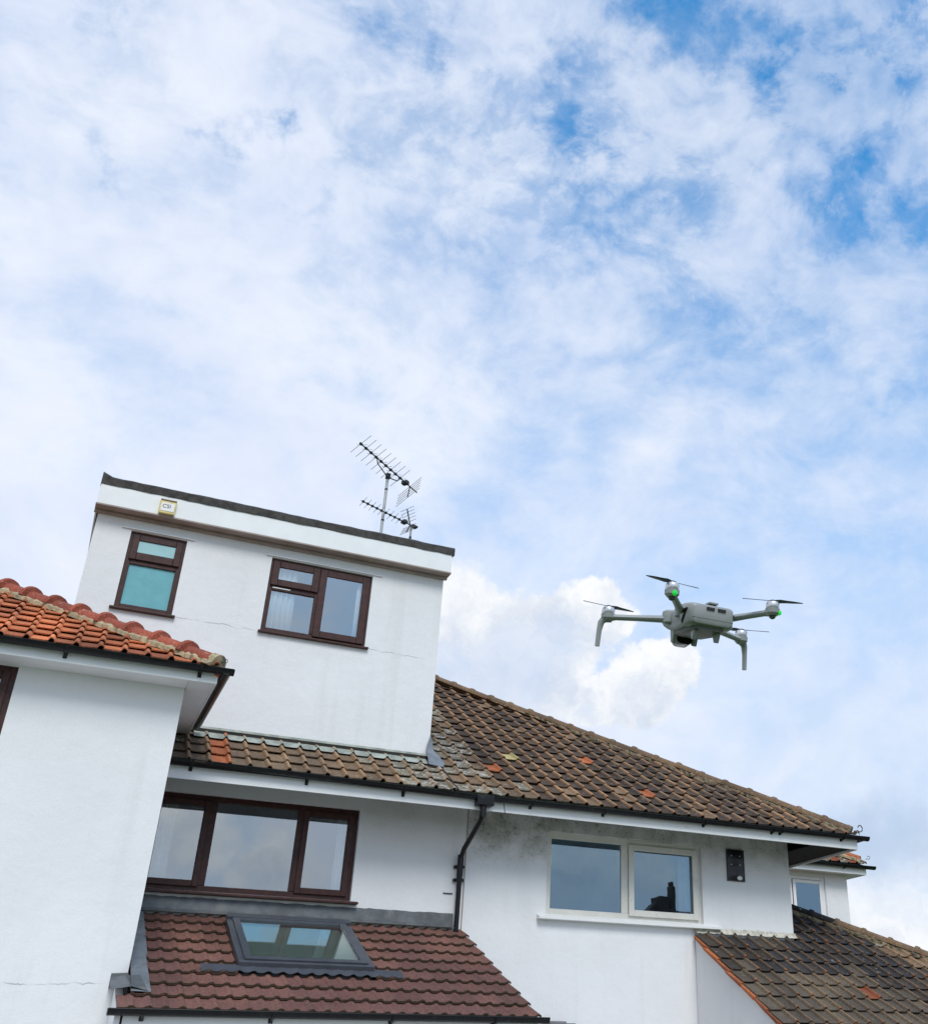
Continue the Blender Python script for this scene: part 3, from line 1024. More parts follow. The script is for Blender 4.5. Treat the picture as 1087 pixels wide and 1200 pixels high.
    MB().box(1.955, 2.20, DY+0.028, DY+0.034, 7.735, 7.75).build('vent_strip', M['white_pvc'], win)
    pane(win, 2.01, 2.48, 7.87, 8.05, DY+0.02, M['glass'])
    pane(win, 1.95, 2.545, 7.14, 7.705, DY+0.06, M['glass'])
    pane(win, 2.685, 3.20, 7.205, 8.045, DY+0.02, M['glass'])
    MB().prism([(DY-0.055, 7.035), (DY-0.055, 7.06), (DY+0.034, 7.085), (DY+0.034, 7.035)], 'x', 1.85, 3.38).build('sill', M['brown'], win, bevel=0.004)
    MB().box(1.80, 3.47, DY-0.022, DY-0.001, 8.195, 8.207).build('drip_bead', M['soffit'], H)
    room(H, 0.02, 0.735, 7.07, 8.18, DY+0.12, 1.2, 0.1)
    room(H, 1.88, 3.335, 7.07, 8.18, DY+0.22, 1.6)
    # flashing under the dormer: a sheet dressed over the rolls of the tiles
    vs, fs = [], []
    n = 300
    x0, x1 = 1.28, 4.36
    for i in range(n+1):
        x = x0+(x1-x0)*i/n
        ph = ((x-4.51) % 0.2347)/0.2347
        roll = math.exp(-((ph-0.90)/0.10)**2)+math.exp(-((ph+0.10)/0.10)**2)
        for (yy, zo, hz) in ((DY-0.002, 0.125, 0.0), (DY-0.03, 0.060, 0.0), (DY-0.10, 0.064, 0.030), (14.305+0.012*roll, 0.050, 0.040)):
            vs.append((x, yy, zmain(yy)+zo+hz*roll))
    for i in range(n):
        for k in range(3):
            fs.append((i*4+k, i*4+4+k, i*4+4+k+1, i*4+k+1))
    MB().add(vs, fs).build('lead_flashing', M['lead_green'], H, smooth=True)
    MB().box(1.25, 4.40, DY-0.030, DY-0.004, 5.575, 5.618).build('base_trim', M['deck'], H)
    # lead corner at the foot of the dormer
    zc = zmain(14.485)
    vs = [(4.412, 14.47, zc+0.40), (4.36, 14.462, zc+0.22), (4.34, 14.21, zmain(14.21)+0.085), (4.53, 14.17, zmain(14.17)+0.080), (4.60, 14.30, zmain(14.30)+0.085), (4.47, 14.46, zc+0.18), (4.44, 14.95, zmain(14.95)+0.30), (4.415, 14.95, zmain(14.95)+0.36)]
    MB().add(vs, [(0, 1, 5), (1, 2, 3, 5), (3, 4, 5), (0, 5, 6, 7)]).build('lead_corner', M['lead'], H, smooth=True)
    vs, fs = [], []
    for i in range(24):
        y = 14.9+i*0.17
        vs += [(4.415, y, zmain(y)+0.20), (4.43, y, zmain(y)+0.09), (4.50, y, zmain(y)+0.075+0.012*(i % 2))]
    for i in range(23):
        fs += [(i*3, i*3+1, i*3+4, i*3+3), (i*3+1, i*3+2, i*3+5, i*3+4)]
    MB().add(vs, fs).build('lead_soaker', M['lead_dark'], H)

    # ---- wing roof (hipped, orange clay)
    TW = math.atan(0.565)
    WY, WZ, WX = 11.99, 5.635, 1.25

    def zw(y):
        return WZ-0.03+0.565*(y-WY)
    top = 15.4
    wd = slope_deck(H, 'wing_roof', [(-3.4, WY+0.03, zw(WY+.03)-0.03), (WX-0.03, WY+0.03, zw(WY+.03)-0.03), (WX-(top-WY), top, zw(top)-0.03), (-3.4, top, zw(top)-0.03)], M['deck'])
    slope_deck(H, 'wing_roof_side', [(WX-0.03, WY+0.05, zw(WY+.03)-0.05), (WX-0.03, 14.3, zw(WY+.03)-0.05), (WX-0.9, 15.0, zw(WY+0.9)-0.05), (WX-(top-WY), top, zw(top)-0.05)], M['r_red'])
    gyw = 0.345*math.cos(TW)
    hc = (Vector((WX, WY, 0)), Vector((1, 1, 0)).normalized())
    for r in range(12):
        yt = WY+r*gyw
        for c in range(23):
            x = WX-0.06-0.2345*(c+1)
            if x < -3.5:
                continue
            place_tile('clay_tile', PANS, wd, x, yt, zw(yt), TW, lambda x, y: M['t_wing_dark'] if random.random() < (0.40 if y < 12.2 else 0.10) else M['t_wing'], cuts=[hc])
    p0 = Vector((WX-0.10, WY+0.10, zw(WY+0.10)))
    p1 = Vector((WX-(top-WY), top, zw(top)))
    RW = ridge_mesh('wing_hip_tile', 0.47, 0.112, 0.114, 0.050)
    hip_run(wd, 'hip_tile', RW, p0, p1, 0.45, lambda i, n: M['r_red'], lift=0.055)
    mortar_strip(wd, 'mortar_bedding', p0, p1, Vector((-1, -1, 0)).normalized(), 0.165, 0.04, M['mortar'], 3, lift=0.060)
    for i in range(3):
        o = bpy.data.objects.new('ridge_tile', RW)
        COL.objects.link(o)
        o.parent = wd
        o.matrix_basis = along(Vector((p1.x-i*0.45, top, zw(top)+0.05)), Vector((-1, 0, 0)))
        o.material_slots[0].link = 'OBJECT'
        o.material_slots[0].material = M['r_red']
    # open end of the hip filled with mortar
    d = (p0-p1).normalized()
    mw = along(p0+d*0.07+Vector((0, 0, 0.055)), p1-p0)
    e = MB()
    poly = [(0.115*math.cos(math.pi*k/10), 0.115*math.sin(math.pi*k/10)-0.025) for k in range(11)]
    poly += [(-0.20, -0.07), (0.20, -0.07)]
    vs = [mw @ Vector((p[0], 0.0, p[1])) for p in poly]+[mw @ Vector((p[0], 0.09, p[1])) for p in poly]
    n = len(poly)
    e.add(vs, [tuple(range(n)), tuple(range(2*n-1, n-1, -1))]+[(i, i+n, (i+1) % n+n, (i+1) % n) for i in range(n)])
    e.build('mortar_end', M['mortar'], wd)
    hip_iron(wd, p0+d*0.10+Vector((0.0, 0, 0.06)), 0.5)
    # wing eaves
    MB().box(-3.4, 1.215, 12.10, 12.12, 5.47, 5.645).build('fascia', M['white'], H, bevel=0.003)
    MB().box(1.195, 1.215, 12.125, 14.36, 5.47, 5.645).build('fascia', M['white'], H, bevel=0.003)
    MB().box(-3.4, 0.93, 12.123, 12.438, 5.475, 5.495).build('soffit', M['soffit'], H)
    MB().box(0.935, 1.193, 12.123, 14.30, 5.475, 5.495).build('soffit', M['soffit'], H)
    gt = gutter(H, (-3.4, 12.035, 5.618), (1.36, 12.035, 5.618))
    for x in (-0.32, 1.02):
        bracket(gt, (x, 12.035, 5.618), drop=0.05)
    gutter(H, (1.285, 12.00, 5.612), (1.285, 14.32, 5.612))

    # ---- lean-to with brown concrete tiles
    ML = 0.4287
    TL = math.atan(ML)

    def zl(y):
        return 3.389+ML*(y-14.4)-0.045
    LY = 11.665
    ld = slope_deck(H, 'lean_to_roof', [(0.94, LY+0.04, zl(LY+.04)-0.03), (5.0, LY+0.04, zl(LY+.04)-0.03), (5.0, 14.39, zl(14.39)-0.03), (0.94, 14.39, zl(14.39)-0.03)], M['deck'])
    gl = 2.735/9.0
    sx0, sx1, sy0, sy1 = 1.985, 3.455, 12.66, 14.12
    V = Vector
    for r in range(9):
        yt = LY+r*gl
        for c in range(14):
            x = 5.03-0.3*(c+1)+(0.0)
            cuts = [(V((5.035, 0, 0)), V((1, 0, 0))), (V((0, 14.395, 0)), V((0, 1, 0)))]
            if yt < 12.30:
                cuts.append((V((0.80, 0, 0)), V((-1, 0, 0))))
                if yt > LY+0.1:
                    cuts[-1] = (V((0.95, 0, 0)), V((-1, 0, 0)))
            else:
                cuts.append((V((0.95, 0, 0)), V((-1, 0, 0))))
            mid_y = yt+0.17
            pm2 = lambda x, y: M['t_lean']
            if sy0-0.12 < mid_y < sy1+0.05 and x+0.3 > sx0 and x < sx1:
                if x < sx0-0.02:
                    place_tile('concrete_tile', LEANS, ld, x, yt, zl(yt), TL, pm2, cuts=cuts+[(V((sx0, 0, 0)), V((1, 0, 0)))], jit=0.4)
                elif x+0.3 > sx1+0.02:
                    place_tile('concrete_tile', LEANS, ld, x, yt, zl(yt), TL, pm2, cuts=cuts+[(V((sx1, 0, 0)), V((-1, 0, 0)))], jit=0.4)
                continue
            place_tile('concrete_tile', LEANS, ld, x, yt, zl(yt), TL, pm2, cuts=cuts, jit=0.4)
    # lead upstand against the rear wall
    vs, fs = [], []
    rs = random.Random(9)
    n = 60
    for i in range(n+1):
        x = 0.93+(4.90-0.93)*i/n
        vs += [(x, 14.392, 3.555+rs.uniform(-.006, .006)), (x, 14.384, 3.52), (x, 14.372+rs.uniform(-.006, .006), 3.415), (x, 14.30+rs.uniform(-.006, .01), zl(14.30)+0.072)]
    for i in range(n):
        for k in range(3):
            fs.append((i*4+k, i*4+k+1, i*4+5+k, i*4+4+k))
    MB().add(vs, fs).build('lead_apron', M['lead_dark'], H, smooth=True)
    # lead along the wing wall, in two sheets, and the folded corner at its foot
    for (ya, yb, m) in ((12.93, 14.30, 'lead'), (11.96, 12.96, 'lead')):
        k = 0.003 if ya < 12.5 else 0.0
        vs = [(0.93, ya, zl(ya)+0.17), (0.93, yb, zl(yb)+0.17), (0.945, yb, zl(yb)+0.062+k), (0.945, ya, zl(ya)+0.062+k), (1.095+0.03*(14.4-ya)/2.4, ya, zl(ya)+0.058+k), (1.095, yb, zl(yb)+0.058+k)]
        MB().add(vs, [(0, 1, 2, 3), (3, 2, 5, 4)]).build('lead_flashing', M[m], H)
    vs = [(0.775, 12.432, 2.545), (0.93, 12.43, 2.555), (0.93, 12.35, 2.50), (0.775, 12.425, 2.40), (0.765, 12.20, zl(12.20)+0.085), (0.76, 11.97, zl(11.97)+0.07), (0.95, 12.00, zl(12.0)+0.09), (1.10, 11.965, zl(11.965)+0.066), (1.03, 12.35, zl(12.35)+0.07), (0.88, 12.18, zl(12.18)+0.12)]
    MB().add(vs, [(0, 1, 2, 3), (3, 2, 9, 4), (4, 9, 6, 5), (9, 2, 8, 6), (6, 8, 7)]).build('lead_corner', M['lead_dark'], H)
    MB().prism([(11.70, zl(11.70)-0.05), (12.43, zl(12.43)-0.05), (12.43, 0), (11.90, 0), (11.90, 2.0), (11.70, 2.0)], 'x', 0.83, 0.90).build('lean_to_cheek', M['wall_wing'], H)
    MB().box(0.91, 5.0, 11.88, 12.08, 0, 2.12).build('lean_to_wall', M['wall_left'], H)
    MB().box(0.88, 5.02, 11.70, 11.72, 1.98, 2.19).build('fascia', M['white'], H)
    MB().box(0.88, 5.02, 11.723, 11.878, 1.985, 2.005).build('soffit', M['soffit'], H)
    gt = gutter(H, (0.755, 11.635, 2.19), (5.10, 11.635, 2.19))
    for x in (1.06, 2.22, 3.40, 4.5):
        bracket(gt, (x, 11.635, 2.19), drop=0.04)
    # skylight
    mz = Matrix.Translation((0, 12.69, zl(12.69)+0.02)) @ Euler((TL, 0, 0)).to_matrix().to_4x4()
    LS = 1.39/math.cos(TL)
    f = MB()
    for (a, b, c, d) in ((1.99, 2.11, 0.0, LS), (3.33, 3.45, 0.0, LS), (2.11, 3.33, 0.0, 0.11), (2.11, 3.33, LS-0.10, LS)):
        f.box(a, b, c, d, -0.02, 0.095, mz)
    sk = f.build('skylight', M['skyframe'], H, bevel=0.006)
    s = MB()
    for (a, b, c, d) in ((2.055, 2.13, 0.05, LS-0.04), (3.31, 3.385, 0.05, LS-0.04), (2.13, 3.31, 0.05, 0.13), (2.13, 3.31, LS-0.12, LS-0.04)):
        s.box(a, b, c, d, 0.097, 0.118, mz)
    s.build('sash', M['skyframe'], sk, bevel=0.004)
    MB().box(1.985, 3.455, LS-0.06, LS+0.05, 0.097, 0.13, mz).build('hood', M['skyframe'], sk, bevel=0.006)
    MB().box(2.13, 3.31, 0.13, LS-0.12, 0.085, 0.10, mz).build('pane', M['glass_sky'], sk)
    MB().box(2.03, 3.41, 0.03, LS-0.03, 0.035, 0.04, mz).build('pane_brightener', M['pane_brightener'], sk)  # pale sheet added under the glass to brighten the pane
    bx = MB()
    bx.box(2.0, 2.02, 0.0, LS, -0.9, -0.021, mz).box(3.42, 3.44, 0, LS, -0.9, -0.021, mz).box(2.02, 3.42, 0, 0.02, -0.9, -0.021, mz).box(2.02, 3.42, LS-0.02, LS, -0.9, -0.021, mz).box(2.0, 3.44, 0, LS, -0.95, -0.901, mz)
    bx.build('light_shaft', M['room'], sk)
    vs, fs = [], []
    n = 110
    for i in range(n+1):
        x = 1.62+(3.76-1.62)*i/n
        ph = ((x-5.03) % 0.15)/0.15
        hz = 0.013*math.exp(-((ph-0.80)/0.2)**2)
        for (yy, zo) in ((12.70, 0.075), (12.63, 0.062), (12.565-0.012*math.sin(ph*6.28), 0.052)):
            vs.append((x, yy, zl(yy)+zo+(hz if yy < 12.69 else 0)))
    for i in range(n):
        for k in range(2):
            fs.append((i*3+k, i*3+3+k, i*3+4+k, i*3+k+1))
    MB().add(vs, fs)  .build('apron', M['skyframe'], sk, smooth=True)
    return H


left_house()


# ------------------------------------------------------------------ right house
def right_house():
    H = thing('semi_detached_house', 'right half of the white pair, with a weathered brown hipped roof and one white-framed window', 'house', (8.0, 14.4, 0))
    wall_xz(5.033, 10.39, 0, 5.18, 14.4, 0.25, [(6.235, 8.78, 3.63, 4.75)]).build('rear_wall', M['wall_right'], H)
    MB().box(10.14, 10.39, 14.651, 22, 0, 5.18).build('side_wall', M['wall_right'], H)
    # window
    w = MB().ring(6.235, 8.78, 3.63, 4.75, 0.085, 14.455, 14.54)
    w.box(7.44, 7.55, 14.455, 14.54, 3.715, 4.665)
    win = w.build('window', M['cream_pvc'], H, bevel=0.006)
    win['label'] = 'white-framed window of two lights reflecting sky and a chimney'
    MB().ring(7.55, 8.72, 3.68, 4.68, 0.085, 14.42, 14.454).build('sash', M['cream_pvc'], win, bevel=0.006)
    pane(win, 6.32, 7.44, 3.715, 4.665, 14.48, M['glass_dark'])
    pane(win, 7.635, 8.635, 3.765, 4.595, 14.475, M['glass_dark'])
    MB().prism([(14.30, 3.555), (14.30, 3.59), (14.454, 3.64), (14.454, 3.555)], 'x', 6.10, 9.04).build('sill', M['white_pvc'], win, bevel=0.004)
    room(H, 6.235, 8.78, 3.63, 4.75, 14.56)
    # roof
    top = 18.95
    hipx = lambda y: HX-(y-EY)
    rd = slope_deck(H, 'main_roof', [(4.54, EY+.03, zmain(EY+.03)-.03), (hipx(EY+.06), EY+.03, zmain(EY+.03)-.03), (hipx(top), top, zmain(top)-.03), (4.54, top, zmain(top)-.03)], M['deck'])
    slope_deck(H, 'side_roof', [(HX-.05, EY+.1, zmain(EY)-.02), (HX-.05, 24, zmain(EY)-.02), (hipx(top), 24-(top-EY), zmain(top)-.06), (hipx(top), top, zmain(top)-.06)], M['r_brown'])
    slope_deck(H, 'front_roof', [(0.9, top+.02, zmain(top)-.06), (hipx(top), top+.02, zmain(top)-.06), (hipx(top), 24, zmain(top)-2.6), (0.9, 24, zmain(top)-2.6)], M['r_brown'])
    cov, gy = 0.2347, 0.34*math.cos(TH_M)
    special = {(3, 3): 't_orange', (2, 13): 't_orange', (6, 11): 't_orange', (5, 5): 't_yellow'}
    hc = main_cut_hip()
    cells = []
    for r in range(20):
        for c in range(30):
            x = 4.555+cov*c
            yt = EY+r*gy
            if x > hipx(yt)+0.1:
                continue
            d2 = (x-0)**2+(yt)**2+(zmain(yt)-1.6)**2
            cells.append((d2, r, c, x, yt))
    cells.sort()
    joined = MB()
    count = 0
    cut_all = [hc, (Vector((4.56, 0, 0)), Vector((-1, 0, 0)))]
    for (d2, r, c, x, yt) in cells:
        def pm(x, y):
            k = special.get((r, c))
            if k:
                return M[k]
            if c < 3 or (c < 5 and r < 2):
                return M['t_grey'] if random.random() < 0.6 else M['t_mid']
            u = random.random()
            if r < 2 and c < 9 and u < 0.35:
                return M['t_mid']
            return M['t_mid'] if u < 0.06 else M['t_main']
        if count < 345:
            o = place_tile('pantile', PANS, rd, x, yt, zmain(yt), TH_M, pm, cuts=cut_all)
            if o:
                count += 1
        else:
            o = place_tile('pantile', PANS, rd, x, yt, zmain(yt), TH_M, pm, cuts=cut_all)
            if o:
                mw = o.matrix_basis.copy()
                joined.add([mw @ v.co for v in o.data.vertices], [tuple(p.vertices) for p in o.data.polygons])
                bpy.data.objects.remove(o)
    if joined.v:
        j = joined.build('far_pantiles', M['t_main'], rd)
        j['kind'] = 'stuff'
    p0 = Vector((HX-0.10, EY+0.10, zmain(EY+0.10)))
    p1 = Vector((hipx(top), top, zmain(top)))
    RM = ridge_mesh('hip_tile', 0.45, 0.095, 0.10, 0.016)
    hip_run(rd, 'hip_tile', RM, p0, p1, 0.43, lambda i, n: M['r_brown'], lift=0.055)
    mortar_strip(rd, 'mortar_bedding', p0, p1, Vector((-1, -1, 0)).normalized(), 0.13, 0.03, M['mortar_brown'], 4, lift=0.045)
    q = (p1-p0).normalized()
    MB().tube([p0-q*0.03+Vector((0, 0, 0.035)), p0+q*0.05+Vector((0, 0, 0.045))], 0.088, 12).build('mortar_end', M['mortar_brown'], rd)
    hip_iron(rd, p0-q*0.05+Vector((0.05, 0.0, 0.05)), 1.15)
    # ridge running left behind the dormer
    for i in range(12):
        o = bpy.data.objects.new('ridge_tile', RM)
        COL.objects.link(o)
        o.parent = rd
        o.matrix_basis = along(Vector((hipx(top)-i*0.43, top, zmain(top)+0.05)), Vector((-1, 0, 0)))
        if hipx(top)-i*0.43 < 4.6:
            bpy.data.objects.remove(o)
    # eaves
    MB().box(5.033, 11.17, 13.62, 13.64, 4.76, 4.985).build('fascia', M['white'], H, bevel=0.003)
    MB().box(11.12, 11.17, 13.645, 22, 4.755, 4.985).build('fascia', M['white'], H, bevel=0.003)
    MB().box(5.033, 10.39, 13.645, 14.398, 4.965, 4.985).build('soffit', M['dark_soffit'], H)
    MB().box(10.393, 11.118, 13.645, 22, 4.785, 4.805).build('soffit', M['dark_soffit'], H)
    gt = gutter(H, (5.02, 13.556, 4.922), (11.33, 13.556, 4.945))
    for x in (5.62, 6.72, 8.35, 9.55, 9.70, 10.85):
        bracket(gt, (x, 13.556, 4.922+(x-5)*0.0036), drop=0.03)
    gutter(H, (11.235, 13.52, 4.94), (11.235, 22, 4.94))
    # gap wire hanging by the outlet
    MB().tube([(5.19, 13.50, 4.87), (5.20, 13.495, 4.80), (5.215, 13.495, 4.72)], 0.006, 5).build('gutter_clip', M['black'], H)

    # ---- single-storey extension with dark tiled roof
    ME = 0.615
    TE = math.atan(ME)

    def ze(y):
        return 3.541+ME*(y-14.4)-0.05
    EYb = 11.45
    hxe = lambda y: 11.02+1.324*(15.257-y)
    V = Vector
    ed = slope_deck(H, 'extension_roof', [(8.62, EYb, ze(EYb)-.03), (hxe(EYb), EYb, ze(EYb)-.03), (hxe(15.6), 15.6, ze(15.6)-.03), (10.40, 15.6, ze(15.6)-.03), (10.40, 14.39, ze(14.39)-.03), (8.62, 14.39, ze(14.39)-.03)], M['deck'])
    hp0 = V((hxe(EYb), EYb, ze(EYb)))
    hp1 = V((hxe(15.70), 15.70, ze(15.70)))
    hd = (hp1-hp0)
    hn = V((-hd.y, hd.x, 0)).normalized()
    if hn.x < 0:
        hn = -hn
    slope_deck(H, 'extension_roof_side', [(hxe(EYb), EYb+0.04, ze(EYb)-.05), (hxe(EYb), 19, ze(EYb)-.05), (10.42, 19, 4.2), tuple(hp1-V((0, 0, 0.05)))], M['r_brown'])
    gy = 0.335*math.cos(TE)
    rows = [14.36-0.40*math.cos(TE)-gy*k for k in range(-5, 11)]
    cov = 0.2325
    n_e = 0
    for r, yt in enumerate(rows):
        if yt < EYb-0.05 or yt > 15.5:
            continue
        for c in range(32):
            x = 8.60+cov*c
            cuts = [(V((hxe(yt), yt, 0)), hn)]
            if yt+0.34 > 14.39:
                cuts.append((V((10.415, 0, 0)), V((-1, 0, 0))) if yt > 14.2 else (V((0, 14.40, 0)), V((0, 1, 0))))
                if yt <= 14.2 and x+0.1 > 10.39:
                    cuts.pop()
            if x > 14.6:
                continue

            def pm(x, y):
                u = random.random()
                if (r, c) in ((9, 8),):
                    return M['t_wing_dark']
                dh = hxe(y)-x
                if 0.15 < dh < 1.25 and 13.2 < y < 14.5 and x > 11.2 and u < 0.6:
                    return M['t_grey'] if u < 0.35 else M['t_mid']
                wob = random.uniform(-0.25, 0.25)
                if y > 13.35+wob and x < 12.2:
                    return M['t_ext_blue'] if (x > 9.2 and u < 0.75) else M['t_ext']
                if x-8.6+(y-12.0)*0.5 < 2.9+wob:
                    return M['t_ext_olive']
                return M['t_ext'] if u < 0.97 else M['t_mid']
            place_tile('extension_tile', PANS, ed, x, yt, ze(yt), TE, pm, cuts=cuts)
    RE = ridge_mesh('extension_hip_tile', 0.45, 0.095, 0.10, 0.018)
    nn = int(hd.length/0.43)
    hip_run(ed, 'hip_tile', RE, hp0, hp1, 0.43, lambda i, n: M['r_black'] if i > n-5 else M['r_brown'], lift=0.06)
    mortar_strip(ed, 'mortar_bedding', hp0, hp1, -hn, 0.13, 0.03, M['mortar_brown'], 6, lift=0.045)
    # pale mortar fillet where the tiles meet the wall
    vs, fs = [], []
    rs = random.Random(12)
    n = 120
    for i in range(n+1):
        x = 8.60+(10.41-8.60)*i/n
        ph = ((x-8.60) % cov)/cov
        hz = 0.034*(math.exp(-((ph-0.90)/0.10)**2)+math.exp(-((ph+0.1)/0.10)**2))
        b = ze(14.33)+0.05+hz+rs.uniform(-.006, .006)
        vs += [(x, 14.393, ze(14.4)+0.085+hz*0.5+rs.uniform(-.008, .008)), (x, 14.375, ze(14.37)+0.062+hz*0.8), (x, 14.325, b)]
    for i in range(n):
        for k in range(2):
            fs.append((i*3+k, i*3+3+k, i*3+4+k, i*3+k+1))
    MB().add(vs, fs).build('mortar_fillet', M['mortar_pale'], ed)
    # verge: cut ends of the tiles over a strip of orange undercloak tiles
    for k, yt in enumerate(rows):
        if yt < EYb-0.05 or yt > 14.2:
            continue
        mw = Matrix.Translation((8.595+random.uniform(-.008, .008), yt, ze(yt)-0.008)) @ Euler((TE+random.uniform(-.012, .012), random.uniform(-.1, .1), random.uniform(-.012, .012))).to_matrix().to_4x4()
        o = MB().box(-0.035, 0.03, 0.0, 0.385, 0.006, 0.026, mw @ Euler((R(-4), 0, 0)).to_matrix().to_4x4()).box(-0.028, 0.03, 0.0, 0.36, -0.03, 0.004, mw).build('verge_tile', M['t_orange'] if k % 3 == 0 else M['t_wing_dark'], ed)
    MB().prism([(EYb+0.25, 0), (14.39, 0), (14.39, ze(14.39)-0.07), (EYb+0.25, ze(EYb+.25)-0.07)], 'x', 8.625, 8.80).build('extension_side_wall', M['wall_ext'], H)
    MB().box(8.81, 14.5, EYb+0.25, EYb+0.45, 0, ze(EYb+.25)-0.08).build('extension_wall', M['wall_ext'], H)
    # cowl of a wall vent, just entering the bottom of the picture
    c = MB().box(6.22, 6.46, 14.10, 14.397, 1.9, 2.285).box(6.46, 6.62, 14.14, 14.397, 1.9, 2.265)
    c.build('vent_cowl', M['grey_plastic'], H, bevel=0.02)
    return H


right_house()


# ------------------------------------------------------------------ neighbour's house behind on the right
def far_house():
    H = thing('neighbour_house', 'white rendered house with a narrow white-framed window, partly hidden behind the right-hand roof corner', 'house', (14.0, 19, 0))
    Y = 19.0
    wall_xz(12.4, 15.19, 0, 5.6, Y, 0.25, [(13.70, 14.60, 4.0, 5.36)]).build('wall', M['wall_far'], H)
    MB().box(14.94, 15.19, Y+.251, 26, 0, 5.6).build('wall', M['wall_far'], H)
    MB().box(12.4, 12.65, Y+.251, 26, 0, 5.6).build('wall', M['wall_far'], H)
    win = MB().ring(13.70, 14.60, 4.0, 5.36, 0.07, Y+0.02, Y+0.09).build('window', M['white_pvc'], H, bevel=0.006)
    MB().ring(13.78, 14.52, 4.08, 5.28, 0.07, Y-0.004, Y+0.019).build('sash', M['white_pvc'], win, bevel=0.006)
    pane(win, 13.85, 14.45, 4.15, 5.21, Y+0.01, M['glass_dark'])
    MB().box(14.61, 14.74, Y-0.012, Y-0.002, 3.9, 5.50).build('pilaster', M['wall_far'], H)
    room(H, 13.70, 14.60, 4.0, 5.36, Y+0.11)
    MB().box(12.0, 15.50, Y-0.30, Y-0.28, 5.43, 5.60).build('fascia', M['white'], H, bevel=0.003)
    MB().box(15.48, 15.50, Y-0.275, 26, 5.43, 5.60).build('fascia', M['white'], H)
    MB().box(12.0, 15.475, Y-0.275, Y-0.003, 5.45, 5.47).build('soffit', M['soffit'], H)
    MB().box(15.193, 15.475, Y, 26, 5.45, 5.47).build('soffit', M['soffit'], H)
    gt = gutter(H, (12.0, Y-0.36, 5.595), (15.68, Y-0.36, 5.595), r=0.06)
    bracket(gt, (14.9, Y-0.36, 5.595), r=0.06, drop=0.02)
    mm = 0.55
    tz = lambda y: 5.63+mm*(y-(Y-0.38))
    ey = Y-0.38
    hx = 15.50
    top = 20.6
    rd = slope_deck(H, 'roof', [(12.0, ey+.03, tz(ey)-.03), (hx, ey+.03, tz(ey)-.03), (hx-(top-ey), top, tz(top)-.03), (12.0, top, tz(top)-.03)], M['deck'])
    slope_deck(H, 'roof_side', [(hx, ey+.05, tz(ey)-.05), (hx, 26, tz(ey)-.05), (hx-(top-ey), 24.4, tz(top)-.05), (hx-(top-ey), top, tz(top)-.05)], M['t_wing_dark'])
    hc = (Vector((hx+0.03, ey, 0)), Vector((1, 1, 0)).normalized())
    for r in range(4):
        yt = ey+r*0.3
        for c in range(9):
            x = hx-0.05-0.2345*(c+1)
            place_tile('pantile', PANS, rd, x, yt, tz(yt)-0.02, math.atan(mm), lambda x, y: M['t_grey'] if random.random() < 0.5 else M['t_wing_dark'], cuts=[hc])
    p0 = Vector((hx-0.12, ey+0.10, tz(ey+0.1)))
    p1 = Vector((hx-(top-ey), top, tz(top)))
    RF = ridge_mesh('neighbour_hip_tile', 0.45, 0.10, 0.10, 0.015)
    hip_run(rd, 'hip_tile', RF, p0, p1, 0.43, lambda i, n: M['t_wing'] if i == 0 else M['r_brown'], lift=0.06)
    mortar_strip(rd, 'mortar_bedding', p0, p1, Vector((-1, -1, 0)).normalized(), 0.18, 0.03, M['mortar'], 8, lift=0.055)
    hip_iron(rd, p0+Vector((0.10, -0.06, 0.06)), 0.8)
    return H


far_house()


# ------------------------------------------------------------------ house across the garden, seen as a reflection
def opposite_house():
    H = thing('garden_end_house', 'dark house with chimney, a silhouette reflected in the white-framed window', 'house', (31.5, -27, 0))
    MB().box(26, 40.0, -33.5, -26.4, 0, 7.3).build('wall', M['opp_wall'], H)
    poly = [(25.6, 7.3), (40.4, 7.3), (37.0, 9.9), (30.4, 9.9)]
    rf = MB().prism(poly, 'y', -34, -26.0).build('roof', M['opp_roof'], H)
    c = MB().box(30.75, 31.45, -27.2, -26.3, 8.6, 10.75)
    c.box(31.62, 31.92, -26.9, -26.3, 9.6, 11.35)
    c.prism([(29.9, 9.6), (30.9, 9.6), (30.9, 10.5), (30.55, 10.35)], 'y', -27.1, -26.4)
    c.box(31.2, 33.2, -27.0, -26.2, 9.0, 10.0).box(31.66, 31.88, -26.8, -26.4, 11.35, 11.6)
    c.build('chimney', M['opp_wall'], rf, bevel=0.06)
    return H


opposite_house()


# ------------------------------------------------------------------ curtains
def curtain(x0, x1, z0, z1, y, label, group, folds=5, amp=0.02):
    n = 60
    vs, fs = [], []
    rs = random.Random(int(x0*100))
    ph = [rs.uniform(0, 6) for _ in range(3)]
    for i in range(n+1):
        t = i/n
        x = x0+(x1-x0)*t
        for z in (z0, (z0+z1)/2, z1):
            yy = y+amp*math.sin(t*folds*6.28+ph[0])+amp*0.4*math.sin(t*folds*13+ph[1]+z)
            vs.append((x, yy, z))
    for i in range(n):
        for k in range(2):
            fs.append((i*3+k, i*3+3+k, i*3+4+k, i*3+k+1))
    o = MB().add(vs, fs).build('curtain', M['net'], None, smooth=True)
    md = o.modifiers.new('thickness', 'SOLIDIFY')
    md.thickness = 0.002
    return tag(o, label, 'curtain', group)


